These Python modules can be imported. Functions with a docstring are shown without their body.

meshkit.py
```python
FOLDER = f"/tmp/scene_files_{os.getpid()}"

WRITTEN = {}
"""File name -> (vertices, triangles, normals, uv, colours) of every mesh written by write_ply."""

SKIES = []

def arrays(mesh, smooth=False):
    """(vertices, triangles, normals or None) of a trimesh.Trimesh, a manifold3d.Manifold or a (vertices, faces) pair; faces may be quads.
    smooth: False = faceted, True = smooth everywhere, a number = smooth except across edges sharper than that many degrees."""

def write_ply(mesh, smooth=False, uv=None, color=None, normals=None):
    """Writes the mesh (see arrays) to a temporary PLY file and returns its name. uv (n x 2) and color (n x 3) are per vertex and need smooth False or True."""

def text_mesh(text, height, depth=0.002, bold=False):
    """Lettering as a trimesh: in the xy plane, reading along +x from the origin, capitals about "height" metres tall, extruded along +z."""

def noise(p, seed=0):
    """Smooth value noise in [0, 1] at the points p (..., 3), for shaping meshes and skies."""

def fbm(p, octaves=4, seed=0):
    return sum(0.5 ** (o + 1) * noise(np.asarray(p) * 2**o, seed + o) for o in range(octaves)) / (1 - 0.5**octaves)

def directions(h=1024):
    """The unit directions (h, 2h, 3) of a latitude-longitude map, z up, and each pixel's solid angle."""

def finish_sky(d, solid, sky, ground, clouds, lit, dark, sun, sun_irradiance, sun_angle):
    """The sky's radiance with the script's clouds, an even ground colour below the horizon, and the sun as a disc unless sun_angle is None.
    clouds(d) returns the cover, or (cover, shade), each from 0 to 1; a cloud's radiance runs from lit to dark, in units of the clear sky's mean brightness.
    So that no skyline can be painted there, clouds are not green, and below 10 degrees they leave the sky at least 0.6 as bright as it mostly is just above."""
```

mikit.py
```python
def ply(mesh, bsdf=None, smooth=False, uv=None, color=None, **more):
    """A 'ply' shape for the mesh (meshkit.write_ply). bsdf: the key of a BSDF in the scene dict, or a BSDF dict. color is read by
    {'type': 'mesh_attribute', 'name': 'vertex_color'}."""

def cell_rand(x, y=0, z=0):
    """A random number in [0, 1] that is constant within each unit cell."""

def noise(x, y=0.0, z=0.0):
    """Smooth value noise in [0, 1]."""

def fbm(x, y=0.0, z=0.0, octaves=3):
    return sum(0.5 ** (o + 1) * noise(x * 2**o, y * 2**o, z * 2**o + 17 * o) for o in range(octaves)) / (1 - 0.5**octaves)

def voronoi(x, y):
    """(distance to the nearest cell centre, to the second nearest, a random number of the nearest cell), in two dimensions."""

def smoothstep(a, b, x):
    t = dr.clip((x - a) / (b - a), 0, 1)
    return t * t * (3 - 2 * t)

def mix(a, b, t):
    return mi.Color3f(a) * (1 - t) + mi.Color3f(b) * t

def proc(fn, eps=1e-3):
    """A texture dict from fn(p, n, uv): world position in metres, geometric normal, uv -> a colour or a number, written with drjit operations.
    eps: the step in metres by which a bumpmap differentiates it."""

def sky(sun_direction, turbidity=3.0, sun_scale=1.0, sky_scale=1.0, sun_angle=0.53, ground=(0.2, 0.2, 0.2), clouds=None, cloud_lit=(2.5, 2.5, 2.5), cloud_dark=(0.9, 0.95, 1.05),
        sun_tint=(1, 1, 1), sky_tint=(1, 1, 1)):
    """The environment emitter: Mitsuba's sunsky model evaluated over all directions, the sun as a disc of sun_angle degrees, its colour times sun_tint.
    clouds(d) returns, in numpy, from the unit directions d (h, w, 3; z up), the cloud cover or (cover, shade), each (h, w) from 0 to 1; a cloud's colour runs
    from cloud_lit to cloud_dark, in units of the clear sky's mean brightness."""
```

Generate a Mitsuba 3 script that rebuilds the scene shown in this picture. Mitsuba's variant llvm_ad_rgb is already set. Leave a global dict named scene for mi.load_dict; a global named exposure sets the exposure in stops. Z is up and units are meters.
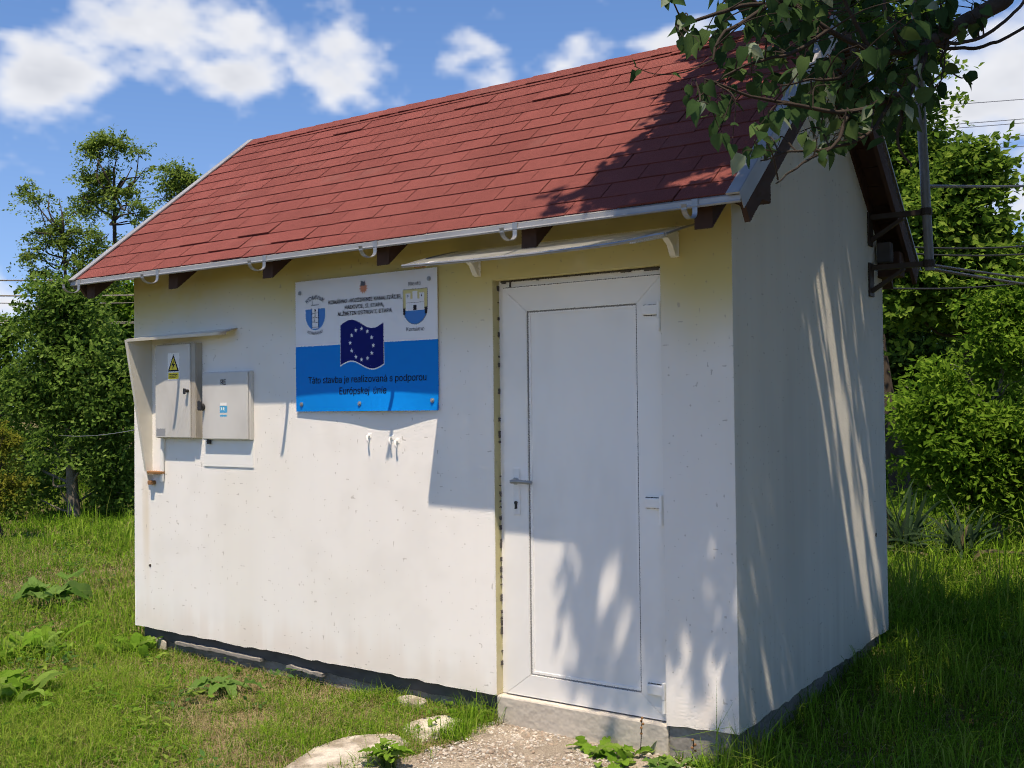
import math, random
import numpy as np, trimesh, drjit as dr, mitsuba as mi
import shapely.geometry as sg
from shapely import affinity
import manifold3d as m3
import mikit, meshkit
from mikit import noise, fbm, cell_rand, smoothstep, mix
T = mi.ScalarTransform4f
scene, labels = {}, {}

# ------------------------------------------------------------------ camera, sky, exposure
CAM = np.array([1.7006, -4.1617, 1.6053])
F = np.array([-0.56313408, 0.82609099, 0.02129979]); R = np.array([0.82609515, 0.5634221, -0.01106068]); U = np.array([0.02113789, -0.01136701, 0.99971195])
FOC = 1037.8
scene['camera'] = dict(type='perspective', fov=math.degrees(2 * math.atan(512 / FOC)), fov_axis='x', near_clip=0.05, far_clip=600.0,
                       to_world=T().look_at(origin=CAM.tolist(), target=(CAM + F).tolist(), up=U.tolist()))
SUN = np.array([0.47, -1.0, 2.62])

CLOUDS = [  # azimuth (degrees from +y towards +x), elevation, half widths, strength: heaps of fair-weather cloud
    (-58.7, 16.1, 3.1, 2.4, 1.0), (-53.2, 19.6, 5.6, 2.2, .95), (-48.9, 17.4, 2.2, 1.6, .9), (-43.3, 18.8, 2.6, 2.2, 1.0), (-35.6, 18.2, 2.0, 2.4, .72), (-30.6, 18.9, 2.9, 1.8, .95), (-25.8, 18.9, 2.4, 1.5, .9),
    (-7, 15.5, 6.5, 4.2, 1.0), (-9, 11, 6, 2.6, .95), (4, 16, 8, 4, 1.0), (-61.0, 5.6, 1.9, 2.2, .95), (18, 22, 9, 4, .9), (-72, 20, 6, 3, .9), (-85, 15, 8, 4, 1), (-100, 26, 11, 4, .9), (-45, 27, 8, 2.5, .8),
    (60, 20, 12, 4, .9), (120, 28, 12, 5, .9), (200, 24, 14, 5, .9), (160, 40, 14, 5, .7), (-150, 22, 14, 4, .9), (-20, 42, 14, 5, .7), (30, 48, 16, 6, .6)]


def cloud_cover(d):
    az = np.degrees(np.arctan2(d[..., 0], d[..., 1])); el = np.degrees(np.arcsin(np.clip(d[..., 2], -1, 1)))
    base = np.zeros(az.shape)
    for a, e, wa, we, s in CLOUDS:
        da = (az - a + 180) % 360 - 180
        q = (da * np.cos(np.radians(el)) / wa) ** 2 + ((el - e) / we) ** 2
        base = np.maximum(base, s * np.exp(-0.85 * q))
    n = meshkit.fbm(d * np.array([16, 16, 24.0]), 6, 3); n2 = meshkit.fbm(d * np.array([48, 48, 64.0]), 5, 9)
    v = base + (n - 0.5) * 1.5 + (n2 - 0.5) * 0.8
    t = np.clip((v - 0.29) / 0.66, 0, 1)
    cover = t * t * (3 - 2 * t) * 0.95
    haze = 0.10 * np.exp(-np.maximum(el, 0) / 9.0)
    thick = np.clip((v - 0.62) / 0.7, 0, 1)
    shade = np.clip(0.10 + 0.85 * thick * np.clip(1.25 - n2 * 1.2, 0, 1), 0, 1)
    return np.clip(np.maximum(cover, haze), 0, 1), shade


scene['sky'] = mikit.sky(SUN.tolist(), turbidity=2.6, clouds=cloud_cover, cloud_lit=(2.9, 2.9, 2.95), cloud_dark=(1.35, 1.42, 1.6), sky_tint=(0.86, 0.95, 1.20), ground=(0.10, 0.13, 0.06))
exposure = 1.95


# ------------------------------------------------------------------ helpers
def at(x, y, depth):
    return CAM + depth * (F + R * (x - 512) / FOC - U * (y - 384) / FOC)


def col(*c):
    return {'type': 'rgb', 'value': list(c)}


def key_for(k):
    if k not in scene and k not in labels:
        return k
    n = 1
    while f'{k}_{n:03d}' in scene or f'{k}_{n:03d}' in labels:
        n += 1
    return f'{k}_{n:03d}'


def thing(name, label, cat, group=None):
    k = key_for(name); labels[k] = {'label': label, 'category': cat}
    if group:
        labels[k]['group'] = group
    return k


def put(name, mesh, mat, parent=None, smooth=False, color=None, label=None, kind=None, **kw):
    k = key_for(f'{parent}__{name}' if parent else name)
    scene[k] = mikit.ply(mesh, mat, smooth, color=color, **kw)
    if label or kind:
        labels[k] = {}
        if label:
            labels[k]['label'] = label
        if kind:
            labels[k]['kind'] = kind
    return k


def cat(ms):
    return trimesh.util.concatenate(ms)


def box(x0, x1, y0, y1, z0, z1, bevel=0.0):
    if bevel <= 0:
        b = trimesh.creation.box(extents=(x1 - x0, y1 - y0, z1 - z0)); b.apply_translation(((x0 + x1) / 2, (y0 + y1) / 2, (z0 + z1) / 2)); return b
    pts = []
    for i in range(3):
        e = np.array([x1 - x0, y1 - y0, z1 - z0]) / 2 - bevel; e[i] += bevel
        pts.append(np.array([[a * e[0], b * e[1], c * e[2]] for a in (-1, 1) for b in (-1, 1) for c in (-1, 1)]))
    b = trimesh.convex.convex_hull(np.vstack(pts)); b.apply_translation(((x0 + x1) / 2, (y0 + y1) / 2, (z0 + z1) / 2)); return b


def hull(pts):
    return trimesh.convex.convex_hull(np.asarray(pts, float))


def tube(pts, r, sides=8):
    p = np.asarray(pts, float); r = np.broadcast_to(np.asarray(r, float), (len(p),))
    t = np.gradient(p, axis=0); t /= np.linalg.norm(t, axis=1, keepdims=True) + 1e-12
    a = np.cross(t, np.where(np.abs(t[:, 2:]) < 0.9, [0, 0, 1.0], [1.0, 0, 0])); a /= np.linalg.norm(a, axis=1, keepdims=True) + 1e-12
    for i in range(1, len(p)):
        v = a[i - 1] - t[i] * (a[i - 1] @ t[i]); a[i] = v / (np.linalg.norm(v) + 1e-12)
    b = np.cross(t, a); ang = np.arange(sides) * 2 * np.pi / sides
    v = p[:, None] + r[:, None, None] * (np.cos(ang)[None, :, None] * a[:, None] + np.sin(ang)[None, :, None] * b[:, None])
    n = len(p); i, j = np.meshgrid(np.arange(n - 1), np.arange(sides), indexing='ij')
    q = np.stack([i * sides + j, i * sides + (j + 1) % sides, (i + 1) * sides + (j + 1) % sides, (i + 1) * sides + j], -1).reshape(-1, 4)
    f = np.vstack([q[:, [0, 1, 2]], q[:, [0, 2, 3]]]); vv = v.reshape(-1, 3)
    c0, c1 = len(vv), len(vv) + 1; vv = np.vstack([vv, p[:1], p[-1:]])
    k = np.arange(sides)
    f = np.vstack([f, np.stack([(k + 1) % sides, k, k * 0 + c0], 1), np.stack([(n - 1) * sides + k, (n - 1) * sides + (k + 1) % sides, k * 0 + c1], 1)])
    return trimesh.Trimesh(vv, f, process=False)


def spline(pts, n=12):
    p = np.asarray(pts, float)
    if len(p) == 2:
        return p[0] + (p[1] - p[0]) * np.linspace(0, 1, n)[:, None]
    q = np.vstack([2 * p[0] - p[1], p, 2 * p[-1] - p[-2]]); out = []
    for i in range(1, len(q) - 2):
        for t in np.linspace(0, 1, max(2, n // (len(p) - 1) + 1))[:-1]:
            out.append(0.5 * ((2 * q[i]) + (-q[i - 1] + q[i + 1]) * t + (2 * q[i - 1] - 5 * q[i] + 4 * q[i + 1] - q[i + 2]) * t ** 2 + (-q[i - 1] + 3 * q[i] - 3 * q[i + 1] + q[i + 2]) * t ** 3))
    return np.array(out + [p[-1]])


def polys(p):
    return [g for g in getattr(p, 'geoms', [p]) if g.area > 1e-9]


def extr(poly, depth):
    return cat([trimesh.creation.extrude_polygon(g, depth, engine='earcut') for g in polys(poly)])


XZ = np.array([[1, 0, 0, 0], [0, 0, -1, 0], [0, 1, 0, 0], [0, 0, 0, 1.0]])   # (x, y, out) -> world (x, -out, y)


def panel_xz(poly, y_front, depth):   # polygon in x-z, front face (towards -y) at y_front, thickness depth
    m = extr(poly, depth); m.apply_transform(XZ); m.apply_translation((0, y_front + depth, 0)); return m


def panel_yz(poly, x_out, depth):     # polygon in y-z, outer face (towards +x) at x_out
    m = extr(poly, depth); m.apply_transform(np.array([[0, 0, 1, 0], [1, 0, 0, 0], [0, 1, 0, 0], [0, 0, 0, 1.0]])); m.apply_translation((x_out - depth, 0, 0)); return m


# ------------------------------------------------------------------ materials
def two(b):
    return {'type': 'twosided', 'bsdf': b}


def mat(name, base, rough=0.7, bump=None, bscale=0.002, metallic=0.0, spec=0.5, eps=1e-3, **kw):
    b = dict(type='principled', base_color=base, roughness=rough, metallic=metallic, specular=spec, **kw)
    if bump is not None:
        b = {'type': 'bumpmap', 'arbitrary': mikit.proc(bump, eps), 'scale': bscale, 'bsdf': b}
    scene[name] = two(b); return name


def thin(name, base, rough=0.5, diff_trans=0.8, spec=0.0, **kw):
    scene[name] = dict(type='principledthin', base_color=base, roughness=rough, diff_trans=diff_trans, spec_trans=spec, **kw); return name


def wall_paint(p, n, uv):
    v = fbm(p.x * 1.3 + p.y * 1.1, p.z * 0.8, p.y * 1.7, 4)
    streak = fbm((p.x + p.y) * 14.0, p.z * 0.7, 3.0, 3)
    # the yellow paint has bleached where rain and sun reach it and kept its colour close under the eaves and in the door reveal
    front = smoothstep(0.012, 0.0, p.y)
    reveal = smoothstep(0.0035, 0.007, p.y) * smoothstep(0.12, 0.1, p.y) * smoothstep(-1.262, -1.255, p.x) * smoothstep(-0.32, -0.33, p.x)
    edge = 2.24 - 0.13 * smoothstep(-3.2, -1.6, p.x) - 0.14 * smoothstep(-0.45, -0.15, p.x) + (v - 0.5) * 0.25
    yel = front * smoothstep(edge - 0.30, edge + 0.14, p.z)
    c = mix((0.815, 0.80, 0.77), (0.775, 0.755, 0.70), smoothstep(0.4, 0.75, v))
    c = c * (0.98 + 0.03 * streak)
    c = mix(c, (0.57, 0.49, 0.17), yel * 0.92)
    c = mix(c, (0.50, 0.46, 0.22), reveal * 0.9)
    low = smoothstep(0.42, 0.20, p.z + (streak - 0.5) * 0.25) * 0.30
    c = mix(c, (0.62, 0.50, 0.40), low)
    rust = smoothstep(0.05, 0.0, dr.abs(p.x + 3.97 + (streak - 0.5) * 0.05)) * smoothstep(1.25, 1.1, p.z) * smoothstep(0.3, 0.9, p.z) * front
    c = mix(c, (0.60, 0.45, 0.22), rust * 0.35)
    sp = noise(p.x * 60 + p.y * 60, p.z * 60, 2.0)
    c = mix(c, (0.30, 0.27, 0.22), smoothstep(0.93, 0.97, sp) * 0.5)
    grime = smoothstep(0.55, 0.8, fbm(p.x * 4, p.z * 4, p.y * 4 + 8, 4))
    return mix(c, (0.66, 0.64, 0.60), grime * 0.22)


mat('mat_wall', mikit.proc(wall_paint), 0.9, lambda p, n, uv: fbm(p.x * 130, p.y * 130, p.z * 130, 3) + 0.9 * fbm(p.x * 9, p.y * 9, p.z * 9, 3), 0.0022, spec=0.2)


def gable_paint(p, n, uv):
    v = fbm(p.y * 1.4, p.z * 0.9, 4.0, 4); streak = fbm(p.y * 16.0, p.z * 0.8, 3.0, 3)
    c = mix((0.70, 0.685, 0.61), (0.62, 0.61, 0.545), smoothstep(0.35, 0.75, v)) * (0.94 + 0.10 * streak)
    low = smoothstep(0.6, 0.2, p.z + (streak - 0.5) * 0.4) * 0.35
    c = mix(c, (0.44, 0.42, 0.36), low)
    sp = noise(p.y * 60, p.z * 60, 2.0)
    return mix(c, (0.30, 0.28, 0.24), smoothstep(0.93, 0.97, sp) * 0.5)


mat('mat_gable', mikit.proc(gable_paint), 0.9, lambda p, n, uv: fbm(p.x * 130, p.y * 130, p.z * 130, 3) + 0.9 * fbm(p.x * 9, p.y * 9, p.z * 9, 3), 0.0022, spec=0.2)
mat('mat_concrete', mikit.proc(lambda p, n, uv: mix((0.30, 0.285, 0.26), (0.17, 0.16, 0.145), fbm(p.x * 7, p.y * 7, p.z * 9, 4)) * (0.8 + 0.4 * noise(p.x * 90, p.y * 90, p.z * 90))), 0.95,
    lambda p, n, uv: fbm(p.x * 40, p.y * 40, p.z * 40, 4), 0.006, spec=0.2)
mat('mat_step', mikit.proc(lambda p, n, uv: mix((0.56, 0.52, 0.45), (0.38, 0.35, 0.30), fbm(p.x * 7, p.y * 7, p.z * 9, 4)) * (0.85 + 0.3 * noise(p.x * 90, p.y * 90, p.z * 90))), 0.95,
    lambda p, n, uv: fbm(p.x * 40, p.y * 40, p.z * 40, 4), 0.006, spec=0.2)
mat('mat_mast', mikit.proc(lambda p, n, uv: mix((0.26, 0.26, 0.26), (0.17, 0.17, 0.165), fbm(p.x * 25, p.y * 25, p.z * 9, 4))), 0.5, metallic=0.3)
mat('mat_slab', mikit.proc(lambda p, n, uv: mix((0.46, 0.42, 0.36), (0.22, 0.19, 0.15), smoothstep(0.3, 0.75, fbm(p.x * 11, p.y * 11, p.z * 11, 5))) * (0.8 + 0.4 * noise(p.x * 110, p.y * 110, p.z * 110))), 0.95, lambda p, n, uv: fbm(p.x * 45, p.y * 45, p.z * 45, 4), 0.006, spec=0.2)
for i, tone in enumerate((1.0, 0.94, 1.06)):
    def shingle(p, n, uv, tone=tone):
        g = cell_rand(p.x * 420, p.y * 420, p.z * 420)
        v = fbm(p.x * 2.1, p.y * 2.1, p.z * 2.1 + tone * 10, 4)
        st = fbm(p.x * 9, p.y * 1.5 + p.z * 1.5, tone * 5, 3)
        c = mix((0.150, 0.045, 0.039), (0.172, 0.056, 0.049), v) * tone * (0.78 + 0.44 * g) * (0.9 + 0.2 * st)
        return mix(c, (0.20, 0.14, 0.12), smoothstep(0.62, 0.85, fbm(p.x * 3.3, p.y * 5, p.z * 5 + 3, 4)) * 0.16)
    mat(f'mat_shingle_{i}', mikit.proc(shingle), 0.95, lambda p, n, uv: cell_rand(p.x * 300, p.y * 300, p.z * 300), 0.0008, spec=0.15)
mat('mat_wood', mikit.proc(lambda p, n, uv: mix((0.075, 0.035, 0.020), (0.035, 0.016, 0.010), fbm(p.x * 6 + p.y * 3, p.y * 4 + p.z * 30, p.x * 30, 4))), 0.8, lambda p, n, uv: fbm(p.x * 40, p.y * 8, p.z * 60, 3), 0.002)
mat('mat_flashing', mikit.proc(lambda p, n, uv: mix((0.42, 0.425, 0.43), (0.29, 0.295, 0.30), fbm(p.x * 6, p.y * 6, p.z * 6, 4))), 0.5, metallic=0.4)
mat('mat_galv', mikit.proc(lambda p, n, uv: mix((0.42, 0.43, 0.44), (0.22, 0.23, 0.24), fbm(p.x * 25, p.y * 25, p.z * 25, 4))), 0.42, metallic=0.6)
mat('mat_pvc', mikit.proc(lambda p, n, uv: mix((0.82, 0.815, 0.79), (0.71, 0.705, 0.68), smoothstep(0.35, 0.8, fbm(p.x * 3, p.y * 3, p.z * 1.6, 4)) * 0.7 + smoothstep(0.5, 0.2, p.z) * 0.35)), 0.45, spec=0.4)
mat('mat_panel', mikit.proc(lambda p, n, uv: mix((0.80, 0.80, 0.785), (0.70, 0.70, 0.68), smoothstep(0.4, 0.8, fbm(p.x * 5, p.y * 5, p.z * 1.2, 4)) * 0.7 + smoothstep(0.6, 0.25, p.z) * 0.2)), 0.42, spec=0.4)
mat('mat_gasket_shade', col(0.05, 0.05, 0.05), 0.7)
mat('mat_seal', col(0.20, 0.20, 0.20), 0.7)
mat('mat_black', col(0.02, 0.02, 0.021), 0.5)
mat('mat_darkmetal', mikit.proc(lambda p, n, uv: mix((0.035, 0.033, 0.03), (0.07, 0.045, 0.03), fbm(p.x * 30, p.y * 30, p.z * 30, 3))), 0.6, metallic=0.3)
mat('mat_membrane', mikit.proc(lambda p, n, uv: mix((0.045, 0.043, 0.045), (0.12, 0.11, 0.10), fbm(p.x * 12, p.y * 12, p.z * 20, 4))), 0.85)
mat('mat_box', mikit.proc(lambda p, n, uv: mix((0.58, 0.575, 0.55), (0.47, 0.46, 0.43), smoothstep(0.3, 0.8, fbm(p.x * 5, p.y * 5, p.z * 2, 4)))), 0.5)
mat('mat_boxdark', mikit.proc(lambda p, n, uv: mix((0.40, 0.37, 0.31), (0.33, 0.30, 0.25), fbm(p.x * 9, p.y * 9, p.z * 5, 4))), 0.55)
mat('mat_rust', mikit.proc(lambda p, n, uv: mix((0.30, 0.16, 0.06), (0.17, 0.08, 0.035), fbm(p.x * 40, p.y * 40, p.z * 40, 3))), 0.9)
mat('mat_hood', mikit.proc(lambda p, n, uv: mix(mix((0.66, 0.64, 0.57), (0.55, 0.52, 0.44), fbm(p.x * 9, p.y * 9, p.z * 5, 4)), (0.28, 0.17, 0.09), smoothstep(-3.16, -3.09, p.x + 0.06 * noise(p.y * 60, p.z * 60)) * 0.75)), 0.5)
mat('mat_white', col(0.78, 0.78, 0.76), 0.6)
mat('mat_signwhite', col(0.79, 0.80, 0.83), 0.45, spec=0.2)
mat('mat_signblue', col(0.002, 0.21, 0.68), 0.45, spec=0.12)
mat('mat_navy', col(0.003, 0.008, 0.14), 0.45, spec=0.1)
mat('mat_shieldblue', col(0.02, 0.16, 0.50), 0.35)
mat('mat_ink', col(0.012, 0.012, 0.02), 0.5, spec=0.1)
mat('mat_greyink', col(0.12, 0.13, 0.16), 0.5, spec=0.1)
mat('mat_goldink', col(0.58, 0.52, 0.20), 0.4)
mat('mat_orangeink', col(0.55, 0.20, 0.08), 0.4)
mat('mat_yellow', col(0.75, 0.62, 0.02), 0.45)
mat('mat_cyanink', col(0.08, 0.35, 0.60), 0.45)
mat('mat_bark', mikit.proc(lambda p, n, uv: mix((0.085, 0.068, 0.054), (0.038, 0.030, 0.024), fbm(p.x * 30, p.y * 30, p.z * 9, 4))), 0.95, lambda p, n, uv: fbm(p.x * 60, p.y * 60, p.z * 14, 3), 0.006, spec=0.15)
mat('mat_twig', col(0.042, 0.032, 0.025), 0.85, spec=0.2)
mat('mat_palebark', mikit.proc(lambda p, n, uv: mix((0.26, 0.24, 0.20), (0.15, 0.13, 0.11), fbm(p.x * 12, p.y * 12, p.z * 5, 4))), 0.95, spec=0.15)
VC = {'type': 'mesh_attribute', 'name': 'vertex_color'}
thin('mat_leaf', VC, 0.42, 0.95)
thin('mat_glossleaf', VC, 0.28, 0.7)
thin('mat_grass', VC, 0.55, 0.7)
mat('mat_pebble', VC, 0.9, spec=0.2)
thin('mat_canopy', mikit.proc(lambda p, n, uv: mix((0.88, 0.89, 0.87), (0.62, 0.62, 0.58), smoothstep(0.35, 0.8, fbm(p.x * 6, p.y * 14, p.z * 3, 4)))), 0.25, 1.25, spec=0.45)


def soil(p, n, uv):
    a = fbm(p.x * 1.1, p.y * 1.1, 1.0, 4); b = fbm(p.x * 14, p.y * 14, 2.0, 4)
    c = mix((0.085, 0.085, 0.034), (0.17, 0.135, 0.075), smoothstep(0.38, 0.66, a))
    return mix(c, (0.09, 0.065, 0.035), smoothstep(0.45, 0.75, b) * 0.7)


mat('mat_soil', mikit.proc(soil), 1.0, lambda p, n, uv: fbm(p.x * 22, p.y * 22, 0.0, 4), 0.02, spec=0.1)
mat('mat_gravel', mikit.proc(lambda p, n, uv: mix((0.30, 0.26, 0.21), (0.17, 0.145, 0.115), fbm(p.x * 12, p.y * 12, 0.0, 4)) * (0.7 + 0.6 * cell_rand(p.x * 160, p.y * 160))), 1.0,
    lambda p, n, uv: fbm(p.x * 70, p.y * 70, 0.0, 3), 0.008, spec=0.1)


# ------------------------------------------------------------------ ground
def gz(x, y):
    x, y = np.asarray(x, float), np.asarray(y, float)
    left = np.clip((-1.0 - x) / 3.0, 0, 1) * 0.035
    back = np.clip(y / 2.4, 0, 1) * 0.10
    base = 0.045 + left + back * np.clip(1 - left * 3, 0, 1) + np.clip(y - 3, 0, 12) * 0.004
    bump = (meshkit.fbm(np.stack([x * 1.2, y * 1.2, x * 0], -1), 3, 5) - 0.5) * 0.05
    near = np.clip(np.hypot(np.maximum(np.maximum(-4.1 - x, x), 0), np.maximum(np.maximum(-y, y - 2.4), 0)) / 1.0, 0, 1)
    path = np.exp(-(((x + 0.8) / 0.8) ** 2 + ((y + 0.5) / 0.9) ** 2))
    return base + bump * (0.3 + 0.7 * near) * (1 - 0.8 * path)


gx = np.unique(np.concatenate([np.linspace(-300, -30, 10), np.linspace(-30, -7, 24), np.linspace(-7, 5, 97), np.linspace(5, 20, 16), np.linspace(20, 300, 10)]))
gy = np.unique(np.concatenate([np.linspace(-300, -20, 10), np.linspace(-20, -5, 12), np.linspace(-5, 10, 121), np.linspace(10, 30, 21), np.linspace(30, 300, 10)]))
XX, YY = np.meshgrid(gx, gy, indexing='ij')
V = np.stack([XX, YY, gz(XX, YY)], -1).reshape(-1, 3); ny = len(gy)
I, J = np.meshgrid(np.arange(len(gx) - 1), np.arange(ny - 1), indexing='ij')
Q = np.stack([I * ny + J, (I + 1) * ny + J, (I + 1) * ny + J + 1, I * ny + J + 1], -1).reshape(-1, 4)
put('ground', (V, Q), 'mat_soil', smooth=True, kind='structure')

# gravel forecourt in front of the door: a sheet a little above the soil, loose stones on it
PATH = sg.Polygon([(-1.33, -0.08), (-1.25, 0.02), (-0.75, 0.03), (-0.30, 0.00), (-0.05, -0.22), (0.25, -0.6), (0.5, -1.6), (0.6, -3.0), (-1.2, -3.0), (-1.55, -1.8), (-1.42, -0.95), (-1.27, -0.55), (-1.2, -0.3)])
gr = np.random.default_rng(4)
tri = []
pv = trimesh.creation.triangulate_polygon(PATH.segmentize(0.08), engine='earcut')
pm = trimesh.Trimesh(np.c_[pv[0], np.zeros(len(pv[0]))], pv[1], process=False).subdivide().subdivide()
pvv = np.array(pm.vertices); pvv[:, 2] = gz(pvv[:, 0], pvv[:, 1]) + 0.006 + 0.012 * meshkit.fbm(pvv * 9, 3)
pm = trimesh.Trimesh(pvv, pm.faces, process=False)
if pm.face_normals[:, 2].mean() < 0:
    pm.invert()
put('gravel_path', pm, 'mat_gravel', smooth=True, kind='structure')


def gravel(n, rng):
    ico = trimesh.creation.icosphere(subdivisions=0); iv, jf = np.array(ico.vertices), np.array(ico.faces)
    pts = []
    while len(pts) < n:
        x, y = rng.uniform(-1.6, 0.6), rng.uniform(-1.9, 0.05)
        if PATH.buffer(0.04).contains(sg.Point(x, y)) and meshkit.fbm(np.array([x * 5, y * 5, 1.0]), 3) > rng.uniform(0.25, 0.62):
            pts.append((x, y))
    pts = np.array(pts); s = rng.gamma(3, 0.0011, n) + 0.0018
    sc = s[:, None] * rng.uniform(0.7, 1.3, (n, 3)) * [1, 1, 0.65]
    ang = rng.uniform(0, 6.28, n); v = iv[None] * (1 + rng.uniform(-0.22, 0.22, (n, 12, 1))) * sc[:, None]
    c, s_ = np.cos(ang)[:, None], np.sin(ang)[:, None]
    v = np.stack([v[..., 0] * c - v[..., 1] * s_, v[..., 0] * s_ + v[..., 1] * c, v[..., 2]], -1)
    v += np.c_[pts, gz(pts[:, 0], pts[:, 1]) + 0.012 + sc[:, 2] * 0.5][:, None]
    colr = np.array([[0.42, 0.37, 0.31], [0.50, 0.46, 0.40], [0.30, 0.25, 0.20], [0.38, 0.30, 0.23], [0.55, 0.52, 0.47]])[rng.integers(0, 5, n)] * rng.uniform(0.75, 1.1, (n, 1))
    return (v.reshape(-1, 3), (jf[None] + np.arange(n)[:, None, None] * 12).reshape(-1, 3)), np.repeat(colr, 12, 0)


gm, gc = gravel(19000, gr)
put('gravel', gm, 'mat_pebble', color=gc, kind='stuff')
labels['gravel'].update(label='loose pale gravel strewn over the path in front of the door', category='gravel')


def slab(pts, z, h, name, label, seed):
    p = sg.Polygon(pts).buffer(0.03).buffer(-0.03)
    rng = np.random.default_rng(seed); h = float(gz(*np.array(p.segmentize(0.1).exterior.coords).T).max()) + 0.022 + (0.03 if name == 'stone' else 0) - z
    a = np.array(p.segmentize(0.05).exterior.coords)[:-1]
    a = a + rng.normal(0, 0.006, a.shape); inner = np.array(sg.Polygon(a).buffer(-0.012).segmentize(0.04).exterior.coords)[:-1]
    m = hull(np.vstack([np.c_[a, np.full(len(a), z)], np.c_[a, np.full(len(a), z + h - 0.012)], np.c_[inner, z + h + rng.normal(0, 0.002, len(inner))]]))
    k = put(name, m, 'mat_slab', smooth=25); labels[k] = {'label': label, 'category': 'paving slab'}


slab([(-1.70, -0.78), (-1.69, -0.60), (-1.52, -0.44), (-1.38, -0.50), (-1.34, -0.70), (-1.42, -1.02), (-1.62, -1.05)], 0.0, 0.052, 'concrete_slab', 'pale worn concrete slab farther from the door, cut off by the bottom edge', 1)
slab([(-1.60, -0.27), (-1.53, -0.06), (-1.36, -0.10), (-1.31, -0.30), (-1.37, -0.43), (-1.52, -0.38)], 0.0, 0.052, 'concrete_slab', 'small pale concrete slab half overgrown at the corner below the sunny wall', 2)
slab([(-1.86, -0.02), (-1.80, 0.03), (-1.70, 0.02), (-1.69, -0.05), (-1.78, -0.08)], 0.02, 0.09, 'stone', 'small pinkish stone lying in the grass against the plinth', 3)
labels['stone']['category'] = 'stone'

# ------------------------------------------------------------------ the building
L, D = 4.088, 2.388
EY, EZ, RZ, YR = -0.272, 2.44, 3.626, D / 2      # front eave line and ridge of the shingle surface
SLOPE = (RZ - EZ) / (YR - EY); SL = math.hypot(YR - EY, RZ - EZ)
XL, XR = -4.333, 0.159
B = thing('service_building', 'small white rendered service building with a red shingle gable roof and one white door', 'building')


def roof_z(y):
    return EZ + SLOPE * ((y - EY) if y <= YR else (2 * YR - y - EY))


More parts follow.
